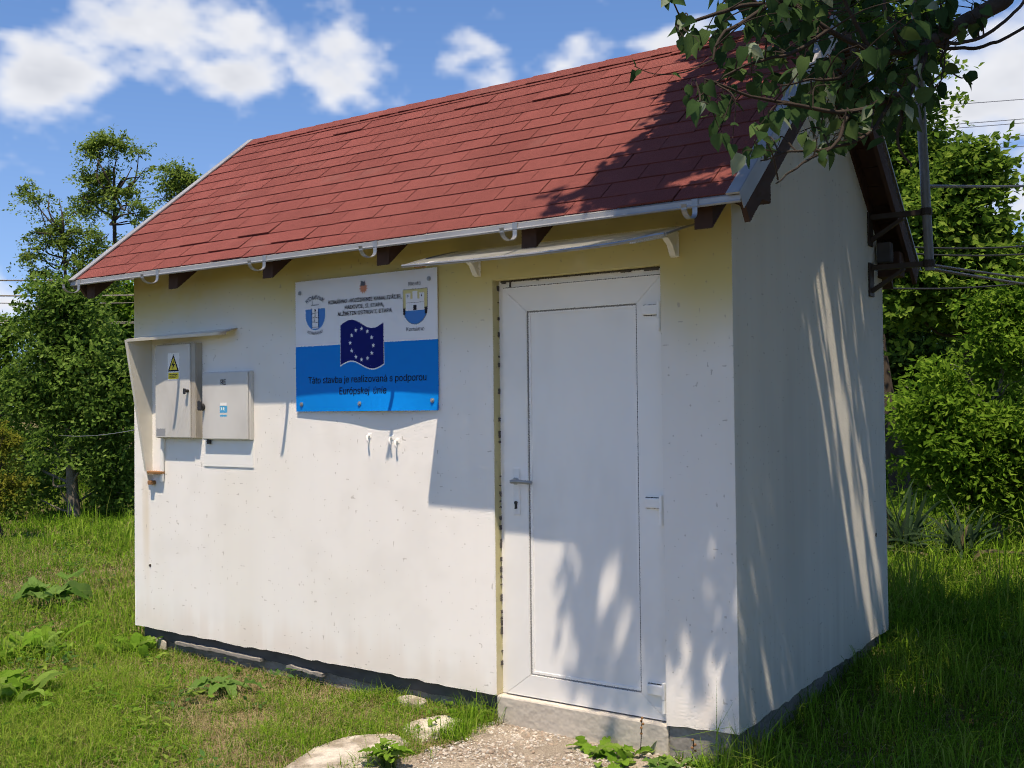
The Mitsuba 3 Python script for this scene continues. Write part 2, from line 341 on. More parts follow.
def jag(x0, x1, z0, z1, amp, seed, step=0.045):
    rng = np.random.default_rng(seed); n = int(abs(x1 - x0) / step); t = np.linspace(0, 1, n + 1)
    h = np.convolve(rng.normal(0, 1, n + 9), np.ones(5) / 5, 'same')[4:n + 5] * amp + rng.normal(0, amp * 0.35, n + 1)
    h[0] = h[-1] = 0
    return [(x0 + (x1 - x0) * a, z0 + (z1 - z0) * a + b) for a, b in zip(t, h)]


TH, DT = 0.11, 0.075       # plaster and insulation thickness; roof build-up below the shingle surface
zt = roof_z(0.0) - DT * 1.28 - 0.003
OX0, OX1, OZ = -1.249, -0.336, 2.226
front = sg.Polygon(jag(-L, OX0, 0.226, 0.194, 0.006, 1) + [(OX0, OZ), (OX1, OZ)] + jag(OX1, 0, 0.196, 0.212, 0.006, 2) + [(0, zt), (-L, zt)])
put('wall', panel_xz(front, 0, TH), 'mat_wall', B, label='sunlit cream front wall, still yellow under the eaves')


def gable(x_out, seed, mname):
    zr = RZ - DT * 1.28 - 0.003
    base = jag(TH, D - TH, 0.213, 0.218, 0.009, seed)
    g = sg.Polygon(base + [(D - TH, roof_z(D - TH) - DT * 1.28 - 0.003), (YR, zr), (TH, roof_z(TH) - DT * 1.28 - 0.003)])
    return panel_yz(g, x_out, TH)


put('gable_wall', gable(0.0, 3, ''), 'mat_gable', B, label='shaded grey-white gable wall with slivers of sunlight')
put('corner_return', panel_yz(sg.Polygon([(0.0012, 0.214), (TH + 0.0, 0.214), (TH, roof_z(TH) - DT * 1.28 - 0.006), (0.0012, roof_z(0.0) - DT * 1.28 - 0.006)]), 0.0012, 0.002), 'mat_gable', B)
put('gable_wall', gable(-L + TH, 4, ''), 'mat_wall', B)
put('rear_wall', box(-L, 0, D - TH, D, 0.215, roof_z(D) - DT * 1.28 - 0.003), 'mat_gable', B)
# plinth, set back under the plaster, and the concrete step that carries the door
put('plinth', cat([box(-L + 0.06, -1.252, 0.05, 0.2, -0.3, 0.235, 0.004), box(-0.333, -0.045, 0.02, 0.2, -0.3, 0.235, 0.004), box(-0.19, -0.035, 0.19, D - 0.05, -0.3, 0.245, 0.004), box(-L + 0.06, -L + 0.2, 0.2, D - 0.05, -0.3, 0.24), box(-L + 0.2, -0.19, D - 0.2, D - 0.05, -0.3, 0.24)]), 'mat_concrete', B)
put('door_step', box(-1.251, -0.334, 0.004, 0.2, -0.3, 0.194, 0.006), 'mat_step', B)
rs = np.random.default_rng(8)
strip = jag(-L + 0.05, -1.26, 0.155, 0.125, 0.012, 9, 0.07)
put('damp_membrane', panel_xz(sg.Polygon(strip + [(-1.26, 0.20), (-L + 0.05, 0.215)]), 0.034, 0.012), 'mat_membrane', B)

for a, b, z, sd in ((-3.70, -2.93, 0.150, 12), (-2.72, -2.44, 0.128, 13)):
    put('mortar_ledge', panel_xz(sg.Polygon(jag(a, b, z, z - 0.012, 0.007, sd, 0.03) + jag(b, a, z + 0.006, z + 0.016, 0.005, sd + 9, 0.03)).buffer(0), 0.006 + 0.003 * (sd - 12), 0.05), 'mat_concrete', B)
put('plinth_stone', hull(np.array([(-3.93, 0.02, 0.10), (-3.86, 0.0, 0.10), (-3.80, 0.02, 0.10), (-3.92, 0.02, 0.16), (-3.85, 0.005, 0.165), (-3.80, 0.02, 0.14), (-3.86, 0.06, 0.16), (-3.86, 0.06, 0.1)])), 'mat_step', B)

# roof: boarded deck, shingle tabs, ridge caps, metal trims
NS = np.array([0, -(RZ - EZ), YR - EY]) / SL; DS = np.array([0, YR - EY, RZ - EZ]) / SL


def on_slope(x, s, h=0.0, rear=False):
    p = np.array([0, EY, EZ]) + DS * s + NS * h; p[0] = x
    if rear:
        p[1] = 2 * YR - p[1]
    return p


for rear in (False, True):
    n = 13
    for i in range(n):     # boards of the deck, tongue to tongue
        s0, s1 = SL * i / n + 0.002, SL * (i + 1) / n - 0.002
        pts = [on_slope(x, s, h, rear) for x in (XL + 0.012, XR - 0.012) for s in (s0, s1) for h in (-0.028, -0.008)]
        put('roof__board', hull(pts), 'mat_wood', B)
rng = np.random.default_rng(21)
ROWS, EXPO, TAB = 14, 0.1365, 0.26
for r in range(ROWS):
    s0 = -0.012 + (r - 0.12) * EXPO if r else -0.012
    s1 = min(s0 + EXPO * 1.22, SL - 0.012)
    if r == 0:
        s1 = EXPO + 0.02
    x = XL + 0.03 - (TAB / 2 if r % 2 else 0) + 0.01
    while x < XR - 0.035:
        x0, x1 = max(x, XL + 0.03), min(x + TAB, XR - 0.03)
        x += TAB
        if x1 - x0 < 0.04:
            continue
        g = 0.0022 + (0.003 if rng.random() < 0.12 else 0)
        lift = rng.uniform(0.0, 0.0022) + (0.006 if rng.random() < 0.05 else 0); dj = rng.normal(0, 0.0015)
        a0, a1 = rng.normal(0, 0.0015, 2)
        top = [on_slope(x0 + g, s0 + dj + a0, 0.0088 + lift), on_slope(x1 - g, s0 + dj + a1, 0.0088 + lift + rng.normal(0, 0.001)), on_slope(x1 - g, s1, 0.0035), on_slope(x0 + g, s1, 0.0035)]
        bot = [on_slope(x0 + g, s0 + dj + a0, 0.0045 + lift * 0.5), on_slope(x1 - g, s0 + dj + a1, 0.0045 + lift * 0.5), on_slope(x1 - g, s1, -0.003), on_slope(x0 + g, s1, -0.003)]
        put('roof__shingle', hull(top + bot), f'mat_shingle_{rng.integers(0, 3)}', B)
# underlay so that the joints show dark felt, and the unseen rear slope in one sheet
put('roof__underlay', hull([on_slope(x, s, h) for x in (XL + 0.03, XR - 0.03) for s in (0.0, SL - 0.01) for h in (-0.007, -0.0045)]), 'mat_membrane', B)
put('roof__rear_covering', hull([on_slope(x, s, h, True) for x in (XL + 0.03, XR - 0.03) for s in (0.0, SL - 0.01) for h in (-0.007, 0.006)]), 'mat_shingle_1', B)
x = XL + 0.02
while x < XR - 0.02:
    x1 = min(x + 0.20, XR - 0.015); lf = rng.uniform(0, 0.004)
    for rear in (False,):
        m = hull([on_slope(x, SL + 0.012, 0.010 + lf), on_slope(x, SL - 0.105, 0.016 + lf), on_slope(x1 + 0.02, SL + 0.010, 0.006), on_slope(x1 + 0.02, SL - 0.10, 0.0125), on_slope(x, SL - 0.105, 0.010 + lf), on_slope(x1 + 0.02, SL - 0.10, 0.0085),
                  on_slope(x, SL + 0.012, 0.010 + lf, True), on_slope(x, SL - 0.105, 0.016 + lf, True), on_slope(x1 + 0.02, SL + 0.010, 0.006, True), on_slope(x1 + 0.02, SL - 0.10, 0.0125, True)])
    put('roof__ridge_cap', m, f'mat_shingle_{rng.integers(0, 3)}', B)
    x += 0.17
# drip edge along the eave
put('drip_edge', cat([hull([on_slope(x, s, h) for x in (XL, XR) for s in (-0.02, 0.05) for h in (-0.006, 0.0035)]), box(XL, XR, EY - 0.0175, EY - 0.0135, EZ - 0.034, EZ - 0.011), tube([(XL, EY - 0.0155, EZ - 0.035), (XR, EY - 0.0155, EZ - 0.035)], 0.0065, 8)]), 'mat_flashing', B)
for xe, sgn in ((XL, 1), (XR, -1)):    # verge flashings over dark bargeboards
    for rear in (False, True):
        a, b = sorted((xe, xe + sgn * 0.055)); o0, o1 = sorted((xe - sgn * 0.003, xe - sgn * 0.001))
        m = cat([hull([on_slope(x, s, h, rear) for x in (a, b) for s in (-0.03, SL) for h in (0.012, 0.020)]), hull([on_slope(x, s, h, rear) for x in (o0, o1) for s in (-0.03, SL) for h in (0.008 if rear else -0.055, 0.0195)])])
        put('verge_flashing', m, 'mat_flashing', B)
        a, b = sorted((xe + sgn * 0.001, xe + sgn * 0.024))
        put('bargeboard', hull([on_slope(x, s, h, rear) for x in (a, b) for s in (0.0, SL - 0.02) for h in (-0.135, -0.03)]), 'mat_wood', B)
# rafters: tails stick out under the eave, lower corner cut away
for xr in (-4.225, -3.41, -2.60, -1.765, -0.885, -0.03):
    w = 0.04
    for rear in (False, True):
        prof = [on_slope(0, 0.045, -0.03, rear), on_slope(0, SL - 0.03, -0.03, rear), on_slope(0, SL - 0.03, -0.125, rear), on_slope(0, -0.034, -0.125, rear)]
        put('rafter', hull([p + [xr + d, 0, 0] for p in prof for d in (-w, w)]), 'mat_wood', B)
put('purlin', box(XL + 0.03, XR - 0.03, -0.012, -0.002, 2.545 - 0.01, 2.60), 'mat_wood', B)
put('purlin', box(-L - 0.20, 0.13, D - 0.10, D + 0.02, roof_z(D) - 0.30, roof_z(D) - 0.15, 0.004), 'mat_wood', B)
put('purlin', box(0.003, 0.13, 0.02, 0.13, roof_z(0) - 0.20, roof_z(0) - 0.11, 0.004), 'mat_wood', B)
put('purlin', box(-L - 0.20, 0.13, YR - 0.06, YR + 0.06, RZ - 0.30, RZ - 0.15, 0.004), 'mat_wood', B)
# empty gutter brackets
for i, xh in enumerate((-4.243, -3.46, -2.548, -1.752, -0.912, -0.034)):
    c = np.array([xh, EY - 0.072, EZ - 0.060]); rr = 0.052
    th = np.linspace(math.radians(0), math.radians(-185), 15)
    arc = [c + [0, math.cos(t) * rr, math.sin(t) * rr * 0.62] for t in th]
    strap = [c + [0, rr + 0.004, 0.03], c + [0, rr, 0.015]] + arc + [c + [0, -rr - 0.004, 0.016]]
    P = np.array(strap); t = np.gradient(P, axis=0); t /= np.linalg.norm(t, axis=1, keepdims=True); nn = np.cross(t, [1.0, 0, 0]); segs = []
    for k in range(len(P) - 1):
        segs.append(hull([P[j] + [sx * 0.011, 0, 0] + nn[j] * h for j in (k, k + 1) for sx in (-1, 1) for h in (-0.0022, 0.0022)]))
    put('gutter_bracket', cat(segs + [box(xh - 0.014, xh + 0.014, EY - 0.0225, EY - 0.018, EZ - 0.038, EZ - 0.006, 0.001)]), 'mat_galv', B)

# door: plastic frame, leaf with mitred rails, panel, hinges, handle
YF = 0.045
fr = sg.Polygon([(OX0 + 0.001, 0.197), (OX0 + 0.001, OZ - 0.001), (OX1 - 0.001, OZ - 0.001), (OX1 - 0.001, 0.197), (OX1 - 0.05, 0.197), (OX1 - 0.05, OZ - 0.07), (OX0 + 0.05, OZ - 0.07), (OX0 + 0.05, 0.197)])
put('door_frame', panel_xz(fr, YF + 0.012, 0.05), 'mat_pvc', B)
lx0, lx1, lz0, lz1 = -1.219, -0.351, 0.201, 2.187
ix0, ix1, iz0, iz1 = -1.075, -0.477, 0.308, 2.065
mg = 0.0008


def rail(a, b, c, d):
    return panel_xz(sg.Polygon([a, b, c, d]).buffer(-mg), YF - 0.004, 0.014)


put('door__stile', rail((lx0, lz0), (ix0, iz0), (ix0, iz1), (lx0, lz1)), 'mat_pvc', B)
put('door__stile', rail((lx1, lz0), (lx1, lz1), (ix1, iz1), (ix1, iz0)), 'mat_pvc', B)
put('door__rail', rail((lx0, lz1), (ix0, iz1), (ix1, iz1), (lx1, lz1)), 'mat_pvc', B)
put('door__rail', rail((lx0, lz0), (lx1, lz0), (ix1, iz0), (ix0, iz0)), 'mat_pvc', B)
bead = sg.Polygon([(ix0, iz0), (ix1, iz0), (ix1, iz1), (ix0, iz1)])
put('door__seal', panel_xz(bead.buffer(0.001).difference(bead.buffer(-0.0065)), YF + 0.0025, 0.01), 'mat_seal', B)
put('door__panel', box(ix0 + 0.003, ix1 - 0.003, YF + 0.007, YF + 0.02, iz0 + 0.003, iz1 - 0.003), 'mat_panel', B)
put('door__bead', panel_xz(bead.buffer(-0.0068).difference(bead.buffer(-0.018)), YF + 0.003, 0.006), 'mat_pvc', B)
put('door__rebate', panel_xz(sg.box(lx0 - 0.004, lz0 - 0.003, lx1 + 0.008, lz1 + 0.004).difference(sg.box(lx0 + 0.02, lz0 + 0.02, lx1 - 0.02, lz1 - 0.02)), YF + 0.0105, 0.0012), 'mat_gasket_shade', B)
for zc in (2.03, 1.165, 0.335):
    put('door__hinge_shade_plate', box(-0.4430, -0.3600, YF - 0.0058, YF - 0.0042, zc - 0.0255, zc + 0.0255), 'mat_gasket_shade', B)  # dark backing plate standing in for the shade line round the hinge
    put('door__hinge', cat([box(-0.440, -0.364, YF - 0.026, YF - 0.005, zc - 0.022, zc + 0.022, 0.003), tube([(-0.357, YF - 0.020, zc + 0.036), (-0.357, YF - 0.020, zc - 0.036)], 0.011, 14), tube([(-0.357, YF - 0.020, zc - 0.039), (-0.357, YF - 0.020, zc - 0.095)], 0.011, 14), box(-0.363, -0.350, YF - 0.012, YF + 0.01, zc - 0.08, zc + 0.03, 0.002)]), 'mat_pvc', B, smooth=35)
put('door__lock_plate', box(-1.161, -1.121, YF - 0.0125, YF - 0.0045, 1.075, 1.305, 0.003), 'mat_white', B)
put('door__keyhole', cat([tube([(-1.141, YF - 0.0205, 1.135), (-1.141, YF - 0.012, 1.135)], 0.0085, 14), box(-1.1455, -1.1365, YF - 0.0205, YF - 0.012, 1.105, 1.13)]), 'mat_black', B)
put('door__handle', cat([tube([(-1.141, YF - 0.012, 1.24), (-1.141, YF - 0.052, 1.24)], 0.010, 12), tube(spline([(-1.145, YF - 0.052, 1.24), (-1.103, YF - 0.055, 1.241), (-1.028, YF - 0.048, 1.238)], 10), 0.0095, 12), tube([(-1.141, YF - 0.0125, 1.24), (-1.141, YF - 0.019, 1.24)], 0.017, 16)]), 'mat_galv', B, smooth=35)
# mortar crumbs and gap filler along the head and jamb of the opening
fills = [box(-1.235, -0.35, YF + 0.008, YF + 0.0115, OZ - 0.009, OZ - 0.0012)] + [box(a, a + w, YF + 0.003, YF + 0.011, OZ - 0.010 - h, OZ - 0.0015) for a, w, h in ((-1.18, 0.006, 0.028), (-1.02, 0.01, 0.004), (-0.56, 0.05, 0.004), (-0.44, 0.07, 0.006), (-1.225, 0.02, 0.006))]
for m in fills + [box(OX0 + 0.0012, OX0 + 0.0045, YF - rs.uniform(0, 0.006), YF + 0.0115, z, z + rs.uniform(0.004, 0.03)) for z in rs.uniform(0.3, 2.2, 46)]:
    put('gap_filler', m, 'mat_membrane', B)
# wall screws, stubs and small chips left in the render
for (x_, z_) in ((-3.93, 0.62),):
    put('wall_plug', tube([(x_, 0.004, z_), (x_, -0.004, z_)], 0.009, 10), 'mat_darkmetal', B)
put('wall_plug', tube([(-0.004, 2.14, 0.82), (0.004, 2.14, 0.82)], 0.012, 10), 'mat_darkmetal', B)
for (x_, z_) in ((-2.06, 1.455), (-1.905, 1.447), (-1.865, 1.43)):
    put('wall_hook', cat([tube(spline([(x_, 0.003, z_), (x_, -0.02, z_), (x_ + 0.006, -0.028, z_ - 0.02), (x_ + 0.008, -0.024, z_ - 0.034)], 10), 0.005, 8), box(x_ - 0.014, x_ + 0.012, -0.004, 0.001, z_ - 0.012, z_ + 0.012, 0.001)]), 'mat_white', B)
put('patch_plate', box(-3.402, -2.966, -0.006, 0.002, 1.262, 1.42, 0.001), 'mat_white', B)

# ------------------------------------------------------------------ canopy above the door
K = thing('door_canopy', 'thin weathered translucent canopy on two brackets over the white door', 'canopy')
cs = []
nx, nyc = 40, 8
cx = np.linspace(-1.455, -0.10, nx); cv = np.linspace(0, 1, nyc)
P = np.zeros((nx, nyc, 3))
for i, x in enumerate(cx):
    for j, v in enumerate(cv):
        sag = 0.010 * math.sin(math.pi * (x + 1.455) / 1.355) - 0.012 * math.exp(-((x + 0.12) / 0.12) ** 2) * v
        P[i, j] = (x - (0.07 * (1 - v) if x > -0.2 else 0), -0.004 - 0.43 * v, 2.385 - 0.10 * v - 0.018 * v * v - sag * v)
q = [[i * nyc + j, (i + 1) * nyc + j, (i + 1) * nyc + j + 1, i * nyc + j + 1] for i in range(nx - 1) for j in range(nyc - 1)]
put('sheet', (P.reshape(-1, 3), np.array(q)), 'mat_canopy', K, smooth=True)
put('front_rim', tube(P[:, -1] + [0, -0.004, 0], 0.0075, 8), 'mat_galv', K, smooth=40)
put('side_rim', tube(P[0, :] + [-0.002, 0, 0], 0.005, 8), 'mat_galv', K)
put('side_rim', tube(P[-1, :] + [0.002, 0, 0], 0.005, 8), 'mat_galv', K)
for xb in (-1.335, -0.262):
    pr = sg.Polygon([(0, 2.255), (0, 2.372), (-0.40, 2.278), (-0.40, 2.262), (-0.10, 2.325), (-0.055, 2.30), (-0.025, 2.255)])
    put('bracket', panel_yz(affinity.scale(pr, 1, 1), xb + 0.014, 0.028), 'mat_white', K)
    put('wall_foot', box(xb - 0.02, xb + 0.02, -0.006, -0.001, 2.25, 2.36, 0.001), 'mat_white', K)
put('crumb', tube([(-1.40, -0.41, 2.262), (-1.33, -0.42, 2.258)], 0.006, 6), 'mat_rust', K)

# ------------------------------------------------------------------ information sign
S = thing('information_sign', 'white and blue information sign with flag and town shields screwed to the wall', 'sign')
SX0, SX1, SZ0, SZ1, SZM = -2.600, -1.582, 1.588, 2.318, 1.951
SXC = (SX0 + SX1) / 2


def warp(m, h):
    v = np.array(m.vertices, float)
    bow = 0.010 + 0.030 * np.exp(-((v[:, 0] + 1.90) / 0.25) ** 2) * np.clip((1.78 - v[:, 2]) / 0.19, 0, 1) ** 1.5 + 0.006 * np.sin((v[:, 0] - SX0) * 5.5) * np.clip((2.0 - v[:, 2]) / 0.4, 0, 1)
    v[:, 1] = v[:, 1] - bow
    return trimesh.Trimesh(v, m.faces, process=False)


def sheet_xz(x0, x1, z0, z1, y0, y1, n=30):
    xs = np.linspace(x0, x1, n); out = []
    m = box(x0, x1, y0, y1, z0, z1)
    for _ in range(1):
        pass
    zs = np.linspace(z0, z1, 12); v, f = [], []
    for y in (y0, y1):
        for x in xs:
            for z in zs:
                v.append((x, y, z))
    nz = len(zs); o = len(xs) * nz
    for i in range(len(xs) - 1):
        for j in range(nz - 1):
            a = i * nz + j; b = a + nz
            f += [[a, b, b + 1], [a, b + 1, a + 1], [o + a, o + b + 1, o + b], [o + a, o + a + 1, o + b + 1]]
    def side(idx):
        for a, b in zip(idx[:-1], idx[1:]):
            f.extend([[a, b, o + b], [a, o + b, o + a]])
    side([i * nz for i in range(len(xs))]); side([i * nz + nz - 1 for i in range(len(xs))]); side(list(range(nz))); side([(len(xs) - 1) * nz + j for j in range(nz)])
    return trimesh.Trimesh(np.array(v), np.array(f), process=False)


put('white_half', warp(sheet_xz(SX0, SX1, SZM, SZ1, -0.004, 0.0), 0), 'mat_signwhite', S)
put('blue_half', warp(sheet_xz(SX0, SX1, SZ0, SZM, -0.004, 0.0), 0), 'mat_signblue', S)
LV = [0]


def ink(name, poly, mname, level, seg=0.03):
    p = poly
    m = cat([trimesh.Trimesh(np.c_[v, np.zeros(len(v))], f, process=False) for v, f in (trimesh.creation.triangulate_polygon(g, engine='earcut') for g in polys(p))])
    if np.ptp(m.vertices[:, 0]) > seg or np.ptp(m.vertices[:, 1]) > seg:
        m = trimesh.Trimesh(*trimesh.remesh.subdivide_to_size(m.vertices, m.faces, seg), process=False)
    v = np.c_[m.vertices[:, 0], np.full(len(m.vertices), -0.0045 - 0.0006 * level), m.vertices[:, 1]]
    put(name, warp(trimesh.Trimesh(v, m.faces, process=False), 0), mname, S)


def text(name, s, h, xc, z, mname, bold=False, width=None, arc=None):
    m = meshkit.text_mesh(s, h, 0.0006, bold); v = np.array(m.vertices); v[:, 0] -= (v[:, 0].max() + v[:, 0].min()) / 2
    if width:
        v[:, 0] *= width / np.ptp(v[:, 0])
    if arc:   # bend round a circle: radius (+ top, - bottom)
        r = abs(arc); sg_ = 1 if arc > 0 else -1
        th = v[:, 0] / r; rad = r + sg_ * v[:, 1]
        v[:, 0], v[:, 1] = np.sin(th) * rad, sg_ * np.cos(th) * rad
    w = np.c_[v[:, 0] + xc, -0.0058 - v[:, 2], v[:, 1] + z]
    put(name, warp(trimesh.Trimesh(w, m.faces, process=False), 0), mname, S)


def W2(px, pz):    # position on the sign as fractions of its width and height from the top left
    return SX0 + px * (SX1 - SX0), SZ1 - pz * (SZ1 - SZ0)


text('lettering', 'KOMÁRNO-ROZŠÍRENIE KANALIZÁCIE,', 0.020, SX0 + 0.520, SZ1 - 0.142, 'mat_ink', True, 0.525)
text('lettering', 'HADOVCE, II. ETAPA,', 0.020, SX0 + 0.520, SZ1 - 0.176, 'mat_ink', True, 0.28)
text('lettering', 'ALŽBETIN OSTROV I. ETAPA', 0.020, SX0 + 0.520, SZ1 - 0.210, 'mat_ink', True, 0.39)
text('lettering', 'Táto stavba je realizovaná s podporou', 0.036, SXC + 0.012, SZ1 - 0.575, 'mat_ink', False, 0.84)
text('lettering', 'Európskej', 0.036, SXC - 0.060, SZ1 - 0.637, 'mat_ink', False, 0.218)
text('lettering', 'únie', 0.036, SXC + 0.124, SZ1 - 0.637, 'mat_ink', False, 0.090)
text('lettering', 'Mesto', 0.021, SX0 + 0.871, SZ1 - 0.082, 'mat_greyink', False)
text('lettering', 'Komárno', 0.021, SX0 + 0.873, SZ1 - 0.318, 'mat_greyink', False, 0.12)
# waving flag with the ring of twelve stars
fx0, fx1, fz0, fz1 = SX0 + 0.345, SX0 + 0.655, SZ1 - 0.480, SZ1 - 0.262
tt = np.linspace(0, 1, 40); wv = 0.026 * np.sin(tt * 2 * math.pi)
flag = sg.Polygon([(fx0 + (fx1 - fx0) * t, fz1 + w) for t, w in zip(tt, wv)] + [(fx0 + (fx1 - fx0) * t, fz0 + w * 0.9) for t, w in zip(tt[::-1], wv[::-1])])
ink('flag_border', affinity.translate(flag.buffer(0.003), 0, -0.004), 'mat_signwhite', 0)
ink('flag', flag, 'mat_navy', 1)
for k in range(12):
    a = k * math.pi / 6; cxs, czs = (fx0 + fx1) / 2 + math.cos(a) * 0.083, (fz0 + fz1) / 2 + math.sin(a) * 0.083 - math.cos(a) * 0.010
    star = sg.Polygon([(cxs + (0.0135 if i % 2 == 0 else 0.0055) * math.sin(i * math.pi / 5), czs + (0.0135 if i % 2 == 0 else 0.0055) * math.cos(i * math.pi / 5)) for i in range(10)])
    ink('star', star, 'mat_signwhite', 2)


def shield(xc, zt_, w, h):
    th = np.linspace(0, -math.pi, 24)
    return sg.Polygon([(xc - w / 2, zt_), (xc + w / 2, zt_)] + [(xc + w / 2 * math.cos(t), zt_ - (h - w * 0.55) + w * 0.55 * math.sin(t)) for t in th])


# left emblem: water tower on a blue shield, lettering bent round it
ex, ez = SX0 + 0.155, SZ1 - 0.185
ink('shield', shield(ex, ez + 0.025, 0.15, 0.118), 'mat_shieldblue', 0)
ink('tower', sg.box(ex - 0.024, ez - 0.085, ex + 0.022, ez + 0.035).union(sg.box(ex - 0.028, ez + 0.03, ex + 0.026, ez + 0.045)), 'mat_signwhite', 1)
tw = [sg.box(ex - 0.022, ez + 0.0 - 0.026 * i, ex + 0.020, ez + 0.003 - 0.026 * i) for i in range(4)] + [sg.box(ex - 0.006, ez + 0.010, ex + 0.006, ez + 0.022), sg.box(ex - 0.004, ez - 0.02, ex + 0.002, ez - 0.006), sg.box(ex - 0.012, ez - 0.046, ex - 0.005, ez - 0.032)]
from shapely import union_all
ink('tower_line', union_all(tw + [sg.box(ex - 0.028, ez + 0.044, ex + 0.026, ez + 0.048), sg.box(ex - 0.024, ez + 0.046, ex - 0.021, ez + 0.07), sg.box(ex + 0.022, ez - 0.085, ex + 0.025, ez + 0.03), sg.box(ex - 0.027, ez - 0.085, ex - 0.024, ez + 0.03)]), 'mat_ink', 2)
text('lettering', 'KOMVaK', 0.022, ex, ez - 0.022, 'mat_greyink', True, 0.135, 0.10)
text('lettering', 'KOMÁRNO', 0.017, ex, ez + 0.025, 'mat_greyink', False, 0.125, -0.145)
# right emblem: castle over water
hx, hz = SX0 + 0.873, SZ1 - 0.122
sh = shield(hx, hz + 0.02, 0.16, 0.18)
ink('shield_border', sh.buffer(0.003), 'mat_greyink', 0)
ink('shield_field', sh, 'mat_goldink', 1)
ink('shield_water', sh.intersection(sg.box(hx - 0.1, hz - 0.3, hx + 0.1, hz - 0.088)), 'mat_shieldblue', 2)
castle = union_all([sg.box(hx - 0.062, hz - 0.09, hx + 0.062, hz - 0.03)] + [sg.box(hx + c - 0.016, hz - 0.09, hx + c + 0.016, hz + t) for c, t in ((-0.046, 0.0), (0, 0.01), (0.046, 0.0))])
ink('castle', castle, 'mat_signwhite', 3)
ink('castle_line', union_all([sg.box(hx - 0.011, hz - 0.088, hx + 0.011, hz - 0.062), sg.box(hx - 0.06, hz - 0.05, hx + 0.06, hz - 0.048), sg.box(hx - 0.05, hz - 0.02, hx - 0.044, hz - 0.008), sg.box(hx + 0.042, hz - 0.02, hx + 0.048, hz - 0.008), sg.box(hx - 0.08, hz - 0.11, hx - 0.065, hz - 0.075), sg.box(hx + 0.065, hz - 0.11, hx + 0.08, hz - 0.075)]), 'mat_ink', 4)
# small rayed emblem at the top centre
qx, qz = SX0 + 0.515, SZ1 - 0.070
ink('rayed_emblem', sg.Polygon([(qx + (0.034 if i % 2 == 0 else 0.020) * math.sin(i * math.pi / 11), qz + (0.034 if i % 2 == 0 else 0.020) * math.cos(i * math.pi / 11)) for i in range(22)]), 'mat_orangeink', 0)
ink('emblem_top', sg.Polygon([(qx - 0.022, qz + 0.012), (qx - 0.018, qz + 0.042), (qx, qz + 0.034), (qx + 0.012, qz + 0.04), (qx + 0.012, qz + 0.012)]), 'mat_greyink', 1)
for fx, fz in ((0.035, 0.09), (0.95, 0.075), (0.045, 0.945), (0.485, 0.945), (0.965, 0.93)):
    sx, sz = W2(fx, fz)
    m = cat([tube([(sx, -0.0045, sz), (sx, -0.009, sz)], 0.012, 12), tube([(sx, -0.008, sz), (sx, -0.014, sz)], 0.007, 6)])
    put('screw', warp(m, 0), 'mat_galv', S)

# ------------------------------------------------------------------ electrical boxes and their rain hood
E1 = thing('electrical_cabinet', 'tall grey electrical cabinet with yellow high-voltage warning label under the metal hood', 'electrical box')
x0, x1, z0, z1 = -3.800, -3.420, 1.43, 2.012
put('housing', box(x0, x1, -0.044, 0.002, z0, z1, 0.003), 'mat_boxdark', E1)
put('door', box(x0 + 0.002, x1 - 0.045, -0.058, -0.045, z0 + 0.004, z1 - 0.004, 0.004), 'mat_box', E1)
put('side_cover', box(x1 - 0.042, x1 - 0.001, -0.052, -0.045, z0 + 0.002, z1, 0.003), 'mat_boxdark', E1)
put('lock', cat([tube([(-3.482, -0.0585, 1.72), (-3.482, -0.085, 1.72)], 0.010, 12), box(-3.494, -3.472, -0.088, -0.080, 1.70, 1.735, 0.003)]), 'mat_black', E1)
put('label_sheet', box(-3.672, -3.562, -0.0592, -0.0582, 1.79, 1.955), 'mat_white', E1)


def flat(poly, y, mname, name, parent):
    for g in polys(poly):
        v, f = trimesh.creation.triangulate_polygon(g, engine='earcut')
        put(name, (np.c_[v[:, 0], np.full(len(v), y), v[:, 1]], f), mname, parent)


tr = sg.Polygon([(-3.669, 1.842), (-3.565, 1.842), (-3.617, 1.948)])
flat(tr, -0.0597, 'mat_ink', 'warning_border', E1)
flat(tr.buffer(-0.009, join_style=2), -0.0602, 'mat_yellow', 'warning_triangle', E1)
flat(sg.Polygon([(-3.612, 1.915), (-3.635, 1.878), (-3.619, 1.880), (-3.627, 1.852), (-3.600, 1.888), (-3.615, 1.886)]), -0.0607, 'mat_ink', 'warning_bolt', E1)
flat(sg.box(-3.667, 1.795, -3.567, 1.835), -0.0597, 'mat_yellow', 'warning_text_field', E1)
flat(union_all([sg.box(-3.657, 1.821, -3.577, 1.825), sg.box(-3.652, 1.811, -3.587, 1.815), sg.box(-3.657, 1.801, -3.597, 1.805)]), -0.0602, 'mat_ink', 'warning_small_print', E1)
put('type_plate', box(-3.785, -3.70, -0.0592, -0.0582, 1.445, 1.49), 'mat_flashing', E1)
put('cable_conduit', tube([(-3.78, -0.016, 1.44), (-3.79, -0.016, 1.19), (-3.795, -0.014, 1.16)], 0.013, 10), 'mat_white', E1)
E2 = thing('electrical_cabinet', 'smaller pale grey electrical cabinet with a black knob, right of the hooded one', 'electrical box')
x0, x1, z0, z1 = -3.372, -2.962, 1.424, 1.83
put('housing', box(x0, x1, -0.030, 0.002, z0, z1, 0.004), 'mat_box', E2)
put('door', box(x0, x1 - 0.006, -0.043, -0.0315, z0 + 0.003, z1 - 0.003, 0.005), 'mat_box', E2)
put('knob', cat([tube([(-3.363, -0.0435, 1.62), (-3.363, -0.062, 1.62)], 0.022, 14), box(-3.380, -3.346, -0.075, -0.060, 1.60, 1.66, 0.005)]), 'mat_black', E2)
